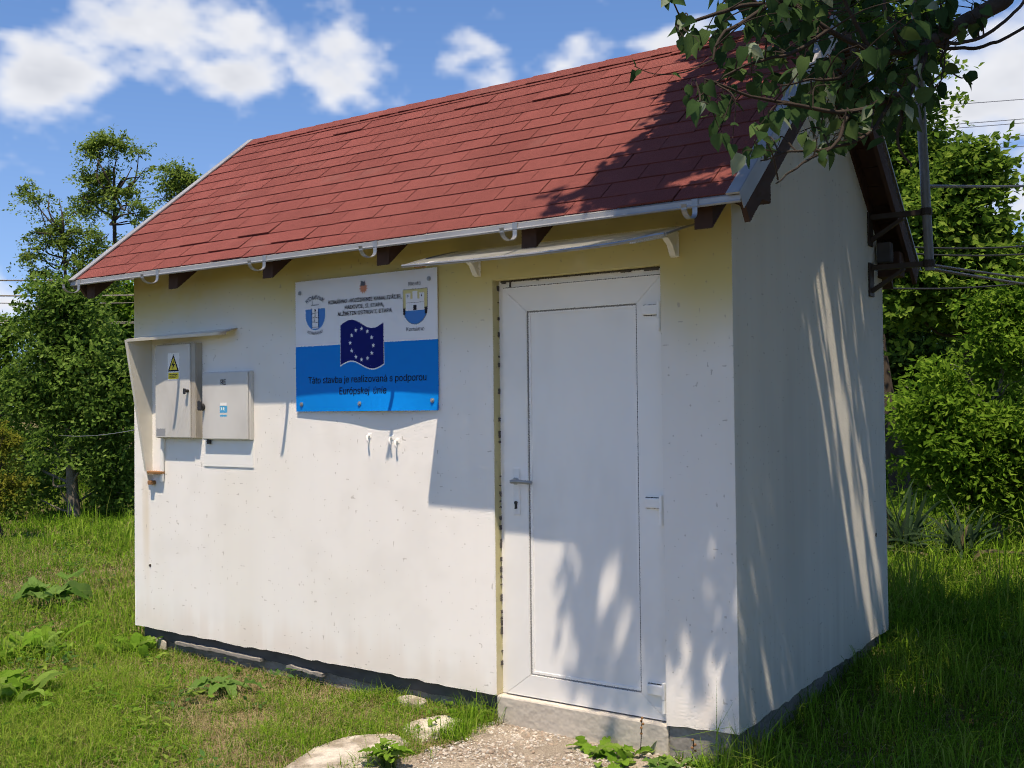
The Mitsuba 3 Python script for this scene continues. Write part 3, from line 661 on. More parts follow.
t2 = meshkit.text_mesh('RE', 0.030, 0.0006, True); v = np.array(t2.vertices)
put('lettering', trimesh.Trimesh(np.c_[v[:, 0] - 3.205, -0.0437 - v[:, 2], v[:, 1] + 1.752], t2.faces, process=False), 'mat_ink', E2)
flat(sg.box(-3.21, 1.585, -3.145, 1.625), -0.0436, 'mat_cyanink', 'sticker', E2)
flat(sg.box(-3.205, 1.628, -3.15, 1.645), -0.0436, 'mat_white', 'sticker_top', E2)
flat(union_all([sg.box(-3.20, 1.60, -3.19, 1.618), sg.box(-3.182, 1.60, -3.17, 1.618)]), -0.0440, 'mat_white', 'sticker_mark', E2)
flat(sg.box(-3.208, 1.562, -3.148, 1.572), -0.0436, 'mat_cyanink', 'sticker_line', E2)
put('cable_gland', tube([(-3.34, -0.018, 1.426), (-3.34, -0.018, 1.398)], 0.013, 10), 'mat_black', E2)
H = thing('rain_hood', 'folded pale sheet metal rain hood with a rusty end over the tall cabinet', 'rain hood')
put('top_sheet', cat([hull([(-3.905, 0.002, 2.075), (-3.10, 0.002, 2.085), (-3.10, -0.085, 2.058), (-3.905, -0.183, 2.046), (-3.905, 0.002, 2.078), (-3.10, 0.002, 2.088), (-3.10, -0.085, 2.061), (-3.905, -0.183, 2.049)]),
    hull([(-3.905, -0.184, 2.032), (-3.905, -0.187, 2.049), (-3.905, -0.184, 2.049), (-3.10, -0.086, 2.044), (-3.10, -0.089, 2.061), (-3.10, -0.086, 2.061)])]), 'mat_hood', H)
put('side_sheet', hull([(x, y, z) for x in (-3.908, -3.904) for y, z in ((-0.184, 2.044), (0.0, 2.075), (0.0, 1.15), (-0.03, 1.15), (-0.044, 1.22))]), 'mat_hood', H)
put('side_fold', hull([(-3.925, -0.187, 2.044), (-3.903, -0.187, 2.044), (-3.925, -0.184, 2.044), (-3.903, -0.184, 2.044), (-3.921, -0.047, 1.22), (-3.903, -0.047, 1.22), (-3.921, -0.044, 1.22), (-3.903, -0.044, 1.22)]), 'mat_hood', H)
put('foot_clamp', cat([box(-3.90, -3.775, -0.048, -0.004, 1.205, 1.222, 0.003), box(-3.905, -3.87, -0.04, 0.001, 1.135, 1.16, 0.003)]), 'mat_rust', H)

# ------------------------------------------------------------------ antenna mast on the gable
Mk = thing('antenna_mast', 'grey metal mast held by two black brackets at the rear corner of the gable', 'mast')
mb, mt = np.array([0.335, 2.13, 2.36]), np.array([0.285, 2.10, 4.05])
put('pole', tube([mb, mt], 0.026, 14), 'mat_mast', Mk, smooth=40)
for zc in (2.70, 2.40):
    yb = 2.12
    px_ = mb + (mt - mb) * (zc - mb[2]) / (mt[2] - mb[2])
    put('bracket', cat([box(0.001, 0.012, yb - 0.045, yb + 0.045, zc - 0.17, zc + 0.03, 0.002), box(0.012, px_[0] + 0.03, yb - 0.015, yb + 0.015, zc - 0.015, zc + 0.015), hull([(0.012, yb + d, zc - 0.15 + e) for d in (-0.012, 0.012) for e in (0, 0.03)] + [(0.20, yb + d, zc - 0.03 + e) for d in (-0.012, 0.012) for e in (0, 0.02)]), tube([(px_[0], yb, zc - 0.02), (px_[0], yb, zc + 0.02)], 0.034, 12)]), 'mat_darkmetal', Mk)
put('insulator', cat([box(0.02, 0.10, 2.20, 2.27, 2.44, 2.56, 0.006)]), 'mat_membrane', Mk)

# ------------------------------------------------------------------ overhead cables
cg = [0]


def cable(a, b, sag, r, label, group=None, mname='mat_black'):
    a, b = np.asarray(a, float), np.asarray(b, float); t = np.linspace(0, 1, 40)[:, None]
    p = a + (b - a) * t; p[:, 2] -= sag * 4 * t[:, 0] * (1 - t[:, 0])
    k = put('overhead_cable', tube(p, r, 6), mname); labels[k] = {'label': label, 'category': 'cable'}
    if group:
        labels[k]['group'] = group


cable((0.33, 2.13, 2.85), at(1150, 176, 16), 0.05, 0.010, 'black service cable running from the mast to the right just above the tree')
cable((0.33, 2.14, 2.395), at(1150, 287, 15), 0.04, 0.009, 'upper of the two black cables leaving the mast foot')
cable((0.33, 2.17, 2.375), at(1150, 294, 15), 0.05, 0.011, 'lower of the two black cables leaving the mast foot')
for y0_, y1_, lab in ((243, 231, 'upper black cable crossing the middle of the broad-leaved tree on the right'), (249, 241, 'lower black cable crossing the middle of the broad-leaved tree on the right'), (286, 262, 'black cable sagging behind the mast foot through the tree leaves')):
    cable(at(880, y0_ + 2, 9.0), at(1160, y1_ - 8, 11.0), 0.12, 0.009, lab)
for y0_, y1_, lab in ((106, 95, 'topmost thin wire in the cloudy sky at right'), (126, 114, 'second thin wire from the top in the cloudy sky at right'), (130, 118, 'third thin wire from the top in the cloudy sky at right'), (142, 132, 'fourth thin wire from the top in the cloudy sky at right'), (153, 142, 'lowest thin wire in the cloudy sky at right')):
    cable(at(900, y0_ + 2, 42), at(1300, y1_ - 26, 60), 0.2, 0.016, lab, mname='mat_greyink')
for y0_, y1_, r_, lab in ((274, 271, 0.014, 'topmost black wire in front of the sky at left'), (288, 288, 0.016, 'second black wire from the top at left'), (295, 296, 0.009, 'thin third wire from the top at left'), (311, 316, 0.010, 'thin fourth wire from the top at left'), (314, 317, 0.014, 'lowest black wire in front of the sky at left')):
    cable(at(-250, y0_ + 1, 14), at(330, y1_ + 1, 16), 0.1, r_ * 0.8, lab)
cable((-3.98, 0.6, 1.62), at(40, 432, 15), 0.12, 0.0035, 'pale thin wire leaving the left wall towards the bushes', mname='mat_galv')


# ------------------------------------------------------------------ vegetation
def unit(v):
    return v / (np.linalg.norm(v, axis=-1, keepdims=True) + 1e-12)


def leaf_cards(P, Dr, N, Ln, Wd, fold=0.25, rows=4):
    """Leaves as folded rhombi (4 triangles: base, shoulder, tip on both sides of the midrib)."""
    n = len(P); Dr = unit(Dr); S_ = unit(np.cross(N, Dr)); N2 = np.cross(Dr, S_); Ln, Wd = Ln[:, None], Wd[:, None]
    mid = P + Dr * Ln * 0.45 - N2 * Wd * fold
    tip = P + Dr * Ln - N2 * Ln * 0.12
    l = P + Dr * Ln * 0.40 + S_ * Wd * 0.5; r = P + Dr * Ln * 0.40 - S_ * Wd * 0.5
    v = np.stack([P, l, tip, r, mid], 1).reshape(-1, 3)
    f = np.array([[0, 4, 1], [1, 4, 2], [0, 3, 4], [3, 2, 4]])
    return v, (f[None] + np.arange(n)[:, None, None] * 5).reshape(-1, 3), 5


def leaf_tris(P, Dr, N, Ln, Wd):
    n = len(P); Dr = unit(Dr); S_ = unit(np.cross(N, Dr)); Ln, Wd = Ln[:, None], Wd[:, None]; N2 = np.cross(Dr, S_)
    v = np.stack([P, P + Dr * Ln * 0.45 + S_ * Wd * 0.5 + N2 * Wd * 0.15, P + Dr * Ln, P + Dr * Ln * 0.45 - S_ * Wd * 0.5 + N2 * Wd * 0.15], 1).reshape(-1, 3)
    f = np.array([[0, 2, 1], [0, 3, 2]])
    return v, (f[None] + np.arange(n)[:, None, None] * 4).reshape(-1, 3), 4


def ball(rng, n):
    d = unit(rng.normal(size=(n, 3))); return d


def crown(rng, blobs, n_leaf, leaf_len, leaf_w, palette, clump_r=0.35, droop=0.25, spray=False, per_clump=60, tilt=0.7):
    """Leaf clumps through the volume of several uneven lobes (centre, radii). Returns mesh, colours and clump centres."""
    vol = np.array([np.prod(b[1]) ** (2 / 3) for b in blobs]); n_cl = max(6, n_leaf // per_clump)
    which = rng.choice(len(blobs), n_cl * 2, p=vol / vol.sum())
    c = np.array([blobs[i][0] for i in which]); r = np.array([blobs[i][1] for i in which])
    rad = rng.uniform(0.05, 1.0, n_cl * 2) ** 0.5 * rng.uniform(0.75, 1.1, n_cl * 2)
    stray = rng.random(n_cl * 2) < 0.07; rad[stray] = rng.uniform(1.1, 1.45, stray.sum())
    cen = c + ball(rng, n_cl * 2) * rad[:, None] * r
    keep = np.argsort(-(meshkit.fbm(cen * (0.42 / clump_r), 2, 17) + rng.normal(0, 0.05, n_cl * 2)))[:n_cl]
    which, c, r, cen, rad = which[keep], c[keep], r[keep], cen[keep], rad[keep]
    size = clump_r * rng.uniform(0.45, 1.45, n_cl)
    size = np.where(rad > 1.1, size * 0.8, size)
    k = rng.choice(n_cl, n_leaf)
    axis = unit((cen - c) + [0, 0, 0.15] + rng.normal(0, 0.5, (n_cl, 3)))     # clumps are sprays that reach outwards
    u = ball(rng, n_leaf) * (rng.random((n_leaf, 1)) ** 0.5) * [1, 1, 0.55]
    along = rng.uniform(-1.0, 1.6, n_leaf); taper = 1.0 - 0.45 * np.clip(along / 1.6, 0, 1)
    P = cen[k] + (u * 0.62 * taper[:, None] + axis[k] * along[:, None]) * size[k][:, None]
    P[:, 2] -= droop * size[k] * along ** 2
    N = unit(rng.normal(0, 1, (n_leaf, 3)) * tilt + [0.1, -0.55, 0.9])
    Dr = unit(axis[k] * 0.6 + rng.normal(0, 0.8, (n_leaf, 3)) + [0, 0, -0.25]); Dr = unit(Dr - N * (Dr * N).sum(1, keepdims=True))
    Ln = leaf_len * rng.uniform(0.6, 1.25, n_leaf); Wd = leaf_w * rng.uniform(0.7, 1.2, n_leaf)
    v, f, m = leaf_tris(P, Dr, N, Ln, Wd)
    pal = np.array(palette); tone = rng.random(n_cl) * 1.1 - 0.1
    t = np.clip(tone[k] * 0.6 + rng.normal(0.2, 0.25, n_leaf), 0, 0.999) * (len(pal) - 1); i0 = t.astype(int)
    colr = pal[i0] + (pal[np.minimum(i0 + 1, len(pal) - 1)] - pal[i0]) * (t - i0)[:, None]
    colr = colr * rng.uniform(0.8, 1.2, (n_leaf, 1))
    return (v, f), np.repeat(np.clip(colr, 0, 1), m, 0), cen, which


def tree(name, label, cat_, foot, blobs, n_leaf, leaf_len, leaf_w, palette, seed, trunk_r=0.12, bark='mat_bark', group=None, top=None, **kw):
    rng = np.random.default_rng(seed)
    k = thing(name, label, cat_, group)
    mesh, colr, cen, which = crown(rng, blobs, n_leaf, leaf_len, leaf_w, palette, **kw)
    put('crown', mesh, 'mat_leaf', k, color=colr)
    foot = np.asarray(foot, float); foot[2] = gz(foot[0], foot[1]) - 0.1
    cs_ = np.array([b[0] for b in blobs]); top = cs_[np.argmax(cs_[:, 2])] if top is None else at(*top)
    stem = spline([foot, foot * 0.6 + top * 0.4 + [*rng.normal(0, 0.12, 2), 0], top], 16)
    parts = [tube(stem, np.linspace(trunk_r, trunk_r * 0.18, len(stem)), 9)]
    limbs = []
    for b in blobs:
        hgt = b[0][2] - 0.9 * max(b[1][2], 0.4)
        j = int(np.clip(np.searchsorted(stem[:, 2], hgt), 1, len(stem) - 2))
        limbs.append(tube(spline([stem[j], (stem[j] + b[0]) / 2 + rng.normal(0, 0.12, 3) + [0, 0, -0.1], b[0]], 10), np.linspace(trunk_r * 0.24, trunk_r * 0.05, 11)[:len(spline([stem[j], (stem[j] + b[0]) / 2, b[0]], 10))], 6))
    sel = rng.permutation(len(cen))[:70]
    for i in sel:
        b = blobs[which[i]]
        limbs.append(tube(spline([b[0], (b[0] + cen[i]) / 2 + rng.normal(0, 0.07, 3), cen[i]], 6), np.linspace(trunk_r * 0.08, 0.004, 7)[:len(spline([b[0], (b[0] + cen[i]) / 2, cen[i]], 6))], 4))
    put('trunk', parts[0], bark, k, smooth=True)
    put('limbs', cat(limbs), bark, k)
    return k


def blob(x, y, rx, ry, d, dd=0.9):
    s = d / FOC
    return (at(x, y, d), np.array([rx * s, max(rx, ry) * s * dd, ry * s]))


LOC = [(0.12, 0.19, 0.034), (0.19, 0.28, 0.05), (0.28, 0.37, 0.08)]
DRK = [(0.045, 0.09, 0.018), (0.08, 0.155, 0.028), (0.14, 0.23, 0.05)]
MID = [(0.06, 0.115, 0.02), (0.13, 0.23, 0.036), (0.24, 0.35, 0.08)]
MAP = [(0.055, 0.11, 0.014), (0.13, 0.23, 0.028), (0.25, 0.35, 0.055)]
BRI = [(0.08, 0.165, 0.014), (0.15, 0.275, 0.026), (0.24, 0.37, 0.045)]
YEL = [(0.11, 0.15, 0.015), (0.20, 0.22, 0.03), (0.28, 0.27, 0.04)]

d = 17.0
tree('locust_tree', 'tall feathery locust tree with an open rounded top against the blue sky', 'tree', at(112, 500, d),
     [blob(x + 1, y + 6, 10, 6, d) for x, y in ((101, 135), (89, 144), (117, 140), (138, 147), (108, 154), (145, 162), (131, 161), (82, 170), (101, 172), (126, 173), (141, 171), (89, 193), (108, 187), (127, 187), (84, 204), (131, 200), (143, 206), (126, 215), (110, 204), (138, 216), (100, 232), (120, 236), (140, 240))], 9500, 0.062, 0.032, LOC, 11, 0.10, clump_r=0.17, per_clump=42, top=(114, 168, d))
d = 15.5
tree('locust_tree', 'lower feathery locust tree left of the tall one, its crown thin and forked', 'tree', at(70, 500, d),
     [blob(x, y, 11, 7, d) for x, y in ((26, 190), (50, 189), (37, 201), (59, 198), (47, 210), (35, 231), (54, 226), (75, 212), (82, 231), (28, 241), (47, 245), (101, 241), (66, 242), (91, 252), (30, 256), (54, 259), (73, 260), (42, 272), (63, 274), (88, 272), (50, 290), (75, 292), (100, 285), (110, 265), (120, 285))], 11000, 0.056, 0.029, LOC, 12, 0.075, clump_r=0.16, per_clump=42, top=(62, 212, d))
d = 19.0
tree('locust_tree', 'distant locust tree showing a small tuft just above the left roof edge', 'tree', at(185, 500, d),
     [blob(x, y, 12, 7, d) for x, y in ((173, 171), (187, 174), (162, 188), (174, 185), (188, 183), (157, 197), (170, 200), (195, 190), (185, 205), (200, 215), (175, 220), (190, 240))], 5200, 0.066, 0.034, LOC, 13, 0.09, clump_r=0.18, per_clump=42, top=(176, 180, d))
d = 13.8
tree('broadleaf_tree', 'dark green slender-leaved tree filling the space left of the building', 'tree', at(75, 505, d),
     [blob(*q, d) for q in ((48, 345, 34, 40), (88, 335, 34, 44), (30, 400, 34, 40), (75, 400, 46, 50), (112, 390, 32, 50), (60, 455, 50, 40), (105, 455, 40, 42), (60, 300, 24, 24), (20, 455, 34, 38), (60, 488, 50, 18), (115, 485, 34, 20), (20, 488, 34, 18))], 40000, 0.078, 0.044, MID, 14, 0.09, bark='mat_palebark', clump_r=0.26, tilt=1.0, per_clump=34)
d = 16.5
tree('broadleaf_tree', 'bright leafy tree seen just below the left end of the eaves', 'tree', at(125, 500, d),
     [blob(*q, d) for q in ((125, 300, 34, 24), (140, 325, 40, 30), (105, 330, 34, 30), (150, 390, 40, 50), (165, 330, 34, 44))], 15000, 0.10, 0.06, BRI, 15, 0.11, clump_r=0.30, per_clump=45)
d = 18.0
tree('broadleaf_tree', 'mid green tree at the far left edge under the wires', 'tree', at(-10, 500, d),
     [blob(*q, d) for q in ((10, 330, 26, 20), (-20, 340, 40, 34), (10, 380, 34, 44), (-30, 420, 50, 60), (8, 450, 40, 50), (-80, 380, 50, 70), (-120, 420, 50, 70))], 32000, 0.085, 0.05, MAP, 16, 0.13, clump_r=0.34)
d = 11.5
tree('sapling', 'small yellow-green sapling at the left edge of the grass', 'tree', at(6, 522, d),
     [blob(*q, d) for q in ((4, 440, 14, 14), (2, 465, 20, 12), (10, 485, 20, 10), (-6, 500, 22, 12))], 3200, 0.06, 0.022, YEL, 17, 0.018, clump_r=0.14, per_clump=40)
# right hand side
d = 14.0
tree('broadleaf_tree', 'tall sunlit tree rising behind the mast to the top edge', 'tree', at(905, 520, d),
     [blob(*q, d) for q in ((905, 70, 34, 40), (880, 30, 44, 34), (915, 130, 30, 34), (925, 95, 22, 30), (845, 20, 40, 34), (830, 70, 40, 34), (905, 185, 30, 40), (880, 130, 40, 40), (900, 10, 34, 34), (860, -40, 50, 50), (925, 170, 22, 24), (790, 30, 40, 30))], 30000, 0.105, 0.066, MAP, 18, 0.15, clump_r=0.32, per_clump=34)
d = 12.5
tree('broadleaf_tree', 'large-leaved tree with pale young clusters crossed by the black cables', 'tree', at(965, 530, d),
     [blob(*q, d) for q in ((965, 165, 24, 22), (980, 185, 20, 22), (945, 190, 26, 26), (930, 225, 34, 30), (965, 225, 34, 30), (995, 215, 22, 24), (1000, 235, 20, 18), (930, 270, 40, 30), (975, 268, 38, 30), (905, 300, 34, 40), (945, 310, 40, 36), (985, 300, 34, 30))], 27000, 0.115, 0.074, MAP, 19, 0.12, clump_r=0.26, per_clump=22)
d = 10.2
tree('maple_bush', 'bright green bush of light feathery shoots at the right edge', 'bush', at(1000, 545, d),
     [blob(*q, d) for q in ((1010, 310, 30, 26), (1000, 345, 40, 28), (1022, 380, 40, 40), (965, 370, 40, 30), (940, 410, 38, 30), (985, 420, 44, 36), (1025, 440, 40, 40), (955, 460, 44, 30), (1000, 480, 46, 34), (1070, 380, 50, 60), (1070, 460, 50, 50), (1110, 420, 50, 70))], 34000, 0.088, 0.036, BRI, 20, 0.05, bark='mat_palebark', clump_r=0.25, per_clump=32, tilt=0.85)
d = 15.5
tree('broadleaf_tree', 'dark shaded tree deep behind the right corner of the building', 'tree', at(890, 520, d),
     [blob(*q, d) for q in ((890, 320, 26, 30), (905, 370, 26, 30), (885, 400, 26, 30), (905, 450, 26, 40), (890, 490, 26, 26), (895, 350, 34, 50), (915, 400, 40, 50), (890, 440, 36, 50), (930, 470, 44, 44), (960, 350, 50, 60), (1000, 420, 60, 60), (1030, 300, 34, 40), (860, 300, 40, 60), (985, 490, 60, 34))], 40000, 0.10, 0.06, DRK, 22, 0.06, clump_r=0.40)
for (x, y, h, lab, sd) in ((5.2, 1.2, 5.0, 'unseen leafy tree added right of the building to darken the gable', 41), (3.6, 5.2, 6.0, 'unseen leafy tree added at the right rear to darken the gable', 42), (6.4, -2.4, 5.2, 'unseen leafy tree added right of the viewpoint to darken the gable', 43)):
    tree('broadleaf_tree', lab, 'tree', (x, y, 0), [(np.array([x + a, y + b, h * f]), np.array([1.2, 1.3, 1.0])) for a, b, f in ((0, 0, .85), (.5, .8, .6), (-.3, .4, .55), (.3, -.8, .6), (-.2, -.6, .36), (0, .5, .25), (.2, -.2, .15), (.2, 1.0, .15))], 9000, 0.16, 0.11, DRK, sd, 0.14, clump_r=0.45, per_clump=36)  # unseen trees added to keep sky light off the gable
d = 40.0
tree('distant_tree', 'faint distant tree low at the right edge beyond the cables', 'tree', at(1030, 440, d),
     [blob(*q, d) for q in ((1018, 285, 16, 20), (1040, 275, 24, 26), (1035, 320, 40, 40))], 8000, 0.20, 0.12, LOC, 23, 0.2, clump_r=0.7)
# trees behind the building, mostly hidden by it, and the undergrowth that closes the view beneath all the crowns
d = 17.0
tree('broadleaf_tree', 'green tree standing behind the roof, hidden except through the overhanging leaves', 'tree', at(780, 500, d),
     [blob(*q, d) for q in ((760, 110, 60, 50), (700, 180, 70, 60), (800, 220, 70, 80), (740, 320, 80, 90))], 14000, 0.12, 0.075, MAP, 24, 0.15, clump_r=0.45)


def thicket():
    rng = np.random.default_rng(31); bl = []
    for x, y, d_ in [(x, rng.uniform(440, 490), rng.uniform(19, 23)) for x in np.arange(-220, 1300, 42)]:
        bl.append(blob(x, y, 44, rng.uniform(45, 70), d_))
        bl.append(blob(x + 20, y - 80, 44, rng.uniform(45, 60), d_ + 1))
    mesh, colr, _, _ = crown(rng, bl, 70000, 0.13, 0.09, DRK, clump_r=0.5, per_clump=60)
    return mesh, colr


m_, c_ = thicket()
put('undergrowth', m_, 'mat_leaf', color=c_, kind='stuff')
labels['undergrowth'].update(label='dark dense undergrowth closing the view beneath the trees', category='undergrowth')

# ---- the overhanging tree: trunk to the right of the view, a limb and leafy twigs hanging before the gable
OT = thing('overhanging_tree', 'dark branch with heart-shaped leaves hanging in front of the roof and gable, upper right', 'tree')
rng = np.random.default_rng(77)


def big_leaf(base, direction, normal, length, width, curl, rng):
    st = np.array([0.0, 0.10, 0.26, 0.45, 0.65, 0.84, 1.0]); wd = np.array([0.0, 0.70, 1.0, 0.95, 0.66, 0.28, 0.0]) * width / 2
    dd = unit(np.asarray(direction, float)); s_ = unit(np.cross(normal, dd)); nn = np.cross(dd, s_)
    v, fold, wob = [], rng.uniform(0.15, 0.55), rng.normal(0, 0.05, 7)
    for a, w, o in zip(st, wd, wob):
        c = base + dd * length * a - nn * curl * length * a * a
        back = dd * (-0.10 * length if a == 0.10 else 0.0)
        v += [c + s_ * w + nn * w * (fold + o) + back, c, c - s_ * w + nn * w * (fold - o) + back]
    v = np.array(v); f = []
    for i in range(6):
        a = i * 3
        for k in (0, 1):
            f += [[a + k, a + k + 1, a + k + 4], [a + k, a + k + 4, a + k + 3]]
    return trimesh.Trimesh(v, np.array(f), process=False)


trunk_foot = np.array([3.0, -0.35, gz(3.0, -0.35) - 0.1])
TRUNK = spline([trunk_foot, (2.95, -0.4, 1.5), (2.75, -0.5, 3.4), (2.3, -0.5, 4.6), (1.7, -0.5, 5.4)], 24)
put('trunk', tube(TRUNK, np.linspace(0.17, 0.07, len(TRUNK)), 14), 'mat_bark', OT, smooth=True)
limb = spline([(2.80, -0.47, 2.9), at(1075, -38, 3.5), at(1000, 2, 3.3), at(962, 24, 3.25), at(930, 42, 3.2)], 24)
BR = [(limb, 0.036, 0.020)]
BRP = [
    ([(930, 42, 3.2), (905, 52, 3.15), (868, 48, 3.1), (830, 30, 3.0), (785, 1, 2.95), (765, 8, 2.9), (739, 24, 2.85), (724, 31, 2.8), (714, 48, 2.78), (712, 60, 2.77)], 0.010, 0.003),
    ([(785, 1, 2.95), (760, 5, 2.9), (737, 8, 2.85), (712, 15, 2.8), (690, 22, 2.75), (680, 26, 2.74)], 0.008, 0.003),
    ([(930, 42, 3.2), (918, 75, 3.1), (890, 100, 3.0), (850, 112, 2.9), (800, 105, 2.85), (750, 95, 2.8), (705, 80, 2.75)], 0.010, 0.003),
    ([(918, 75, 3.1), (905, 105, 3.05), (898, 140, 3.05), (912, 168, 3.05)], 0.007, 0.003),
    ([(890, 100, 3.0), (868, 135, 2.95), (830, 148, 2.9), (790, 152, 2.85), (762, 160, 2.82)], 0.006, 0.002),
    ([(850, 112, 2.9), (835, 145, 2.85), (800, 165, 2.8), (775, 182, 2.78)], 0.006, 0.002),
    ([(932, 46, 3.2), (960, 49, 3.22), (985, 46, 3.25), (1005, 38, 3.28), (1030, 22, 3.3), (1060, -10, 3.35)], 0.006, 0.0045),
    ([(934, 44, 3.2), (965, 42, 3.2), (992, 30, 3.2), (1015, 12, 3.2), (1030, -12, 3.2)], 0.006, 0.0045),
    ([(940, 50, 3.2), (945, 62, 3.18), (938, 85, 3.15)], 0.003, 0.002),
    ([(948, 45, 3.2), (940, 62, 3.2), (955, 75, 3.2), (966, 78, 3.2), (972, 84, 3.2)], 0.003, 0.0018),
    ([(830, 30, 3.0), (800, 50, 2.95), (765, 60, 2.9), (735, 70, 2.85), (700, 95, 2.8)], 0.007, 0.002),
    ([(868, 48, 3.1), (845, 75, 3.0), (815, 80, 2.95), (780, 85, 2.9)], 0.007, 0.002),
    ([(1000, 2, 3.3), (985, 14, 3.3), (980, 27, 3.3)], 0.004, 0.002),
    ([(905, 52, 3.15), (890, 20, 3.1), (880, -20, 3.1)], 0.007, 0.004),
    ([(868, 48, 3.1), (850, 10, 3.05), (835, -25, 3.0)], 0.007, 0.004),
    ([(765, 8, 2.9), (745, -6, 2.88), (715, -10, 2.85)], 0.005, 0.002),
]
for pts, r0, r1 in BRP:
    BR.append((spline([at(*q) for q in pts], 26), r0, r1))
for i, (p, r0, r1) in enumerate(BR):
    p = p + 0.012 * (np.stack([meshkit.fbm(np.c_[np.arange(len(p)) * 0.35, np.full(len(p), i * 7.0), np.full(len(p), a * 5.0)], 2) for a in range(3)], 1) - 0.5)
    put('branch', tube(p, np.linspace(r0, r1, len(p)), 8), 'mat_bark' if i == 0 else 'mat_twig', OT, smooth=True)
# leafy twigs: tip spots within the hanging mass (picture region for the author's aim, world depth for each)
mass = sg.Polygon([(668, 4), (664, 30), (676, 44), (700, 46), (716, 60), (690, 68), (684, 84), (704, 112), (706, 140), (735, 160), (758, 172), (790, 176), (830, 166), (868, 142), (905, 150), (928, 110), (936, 60), (968, 20), (985, -20), (660, -20)])
allp = np.vstack([b[0] for b in BR[1:]])
keep = np.array([i for i in range(len(allp))])
tw_parts, n_leaf_part, leaf_stuff_v = [], 0, []
leaf_cols = np.array([[0.034, 0.068, 0.025], [0.050, 0.095, 0.033], [0.085, 0.14, 0.045], [0.30, 0.37, 0.25]])  # last colour is pale: sun glints put into the leaf colour


def add_leaf(base, direction, size, rng):
    global n_leaf_part
    nrm = unit(rng.normal(0, 0.75, 3) + np.array([0.15, -0.75, 0.55]))
    dd = unit(direction - nrm * (direction @ nrm) * 0.85)
    lf = big_leaf(base, dd, nrm, size, size * rng.uniform(0.58, 0.76), rng.uniform(0.05, 0.35), rng)
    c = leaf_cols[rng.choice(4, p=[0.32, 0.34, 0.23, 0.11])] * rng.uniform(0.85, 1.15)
    k = key_for_fast(f'{OT}__leaf')
    scene[k] = mikit.ply(lf, 'mat_glossleaf', True, color=np.tile(c, (len(lf.vertices), 1)))
    n_leaf_part += 1


_cnt = {}


def key_for_fast(k):
    n = _cnt.get(k, 0); _cnt[k] = n + 1
    return k if n == 0 else f'{k}_{n:03d}'


tries = 0
while n_leaf_part < 288 and tries < 2000:
    tries += 1
    x, y = rng.uniform(662, 970), rng.uniform(-12, 190)
    if not mass.contains(sg.Point(x, y)):
        continue
    if meshkit.fbm(np.array([x / 34.0, y / 34.0, 3.0]), 3) < 0.40 + 0.08 * rng.random():
        continue
    dep = 3.15 - (935 - x) / 275 * 0.42 + rng.normal(0, 0.14)
    tip = at(x, y, dep)
    dist = np.linalg.norm(allp - tip, axis=1); near = allp[rng.choice(np.argsort(dist)[:6])]
    if np.linalg.norm(near - tip) > 0.33:
        tip = near + unit(tip - near) * 0.30
    midp = (near + tip) / 2 + [0, 0, 0.02] + rng.normal(0, 0.012, 3)
    tp = spline([near, midp, tip], 8)
    tw_parts.append(tube(tp, np.linspace(0.0028, 0.0011, len(tp)), 5))
    for j in range(rng.integers(2, 5)):
        q = tp[-1 - min(j * 2, len(tp) - 2)]
        out = unit(rng.normal(0, 0.7, 3) + (tip - near) * 2 + np.array([0, 0, -1.0]))
        pet = q + out * rng.uniform(0.012, 0.03)
        tw_parts.append(tube([q, pet], 0.0009, 4))
        add_leaf(pet, unit(out + [0, 0, -0.6]), rng.uniform(0.036, 0.068), rng)
for pts in ([(967, 77, 3.2), (972, 84, 3.2)], [(944, 64, 3.18), (966, 78, 3.2)], [(632, 62, 2.75), (636, 68, 2.75)], [(693, 74, 2.75), (640, 66, 2.75)]):
    pass
for (x, y, dep, dx, dy) in ((946, 65, 3.18, 8, 6), (962, 76, 3.2, 3, 12), (966, 74, 3.2, 14, 8)):
    b = at(x, y, dep); add_leaf(b, at(x + dx, y + dy, dep) - b, 0.055, rng)
# smaller leaves deeper in the hanging mass, past the 300 that show largest
deep = []
while len(deep) < 430:
    x, y = rng.uniform(715, 950), rng.uniform(-15, 150)
    if mass.buffer(-10).contains(sg.Point(x, y)) and y < 60 + (x - 715) * 0.55 and meshkit.fbm(np.array([x / 30.0, y / 30.0, 8.0]), 3) > 0.36:
        deep.append(at(x, y, rng.uniform(3.15, 3.75)))
deep = np.array(deep); nd = len(deep)
Nn = unit(rng.normal(0, 0.7, (nd, 3)) + [0.15, -0.6, 0.6]); Dd = unit(rng.normal(0, 0.6, (nd, 3)) + [0, 0, -1.0]); Dd = unit(Dd - Nn * (Dd * Nn).sum(1, keepdims=True))
vd, fd, md = leaf_cards(deep, Dd, Nn, rng.uniform(0.05, 0.08, nd), rng.uniform(0.034, 0.055, nd))
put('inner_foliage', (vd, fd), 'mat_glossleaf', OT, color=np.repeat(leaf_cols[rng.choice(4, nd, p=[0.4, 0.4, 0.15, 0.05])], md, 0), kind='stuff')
for c in deep[::9]:
    dist = np.linalg.norm(allp - c, axis=1); a = allp[rng.choice(np.argsort(dist)[:8])]
    tw_parts.append(tube(spline([a, (a + c) / 2 + rng.normal(0, 0.02, 3), c], 6), 0.0018, 4))
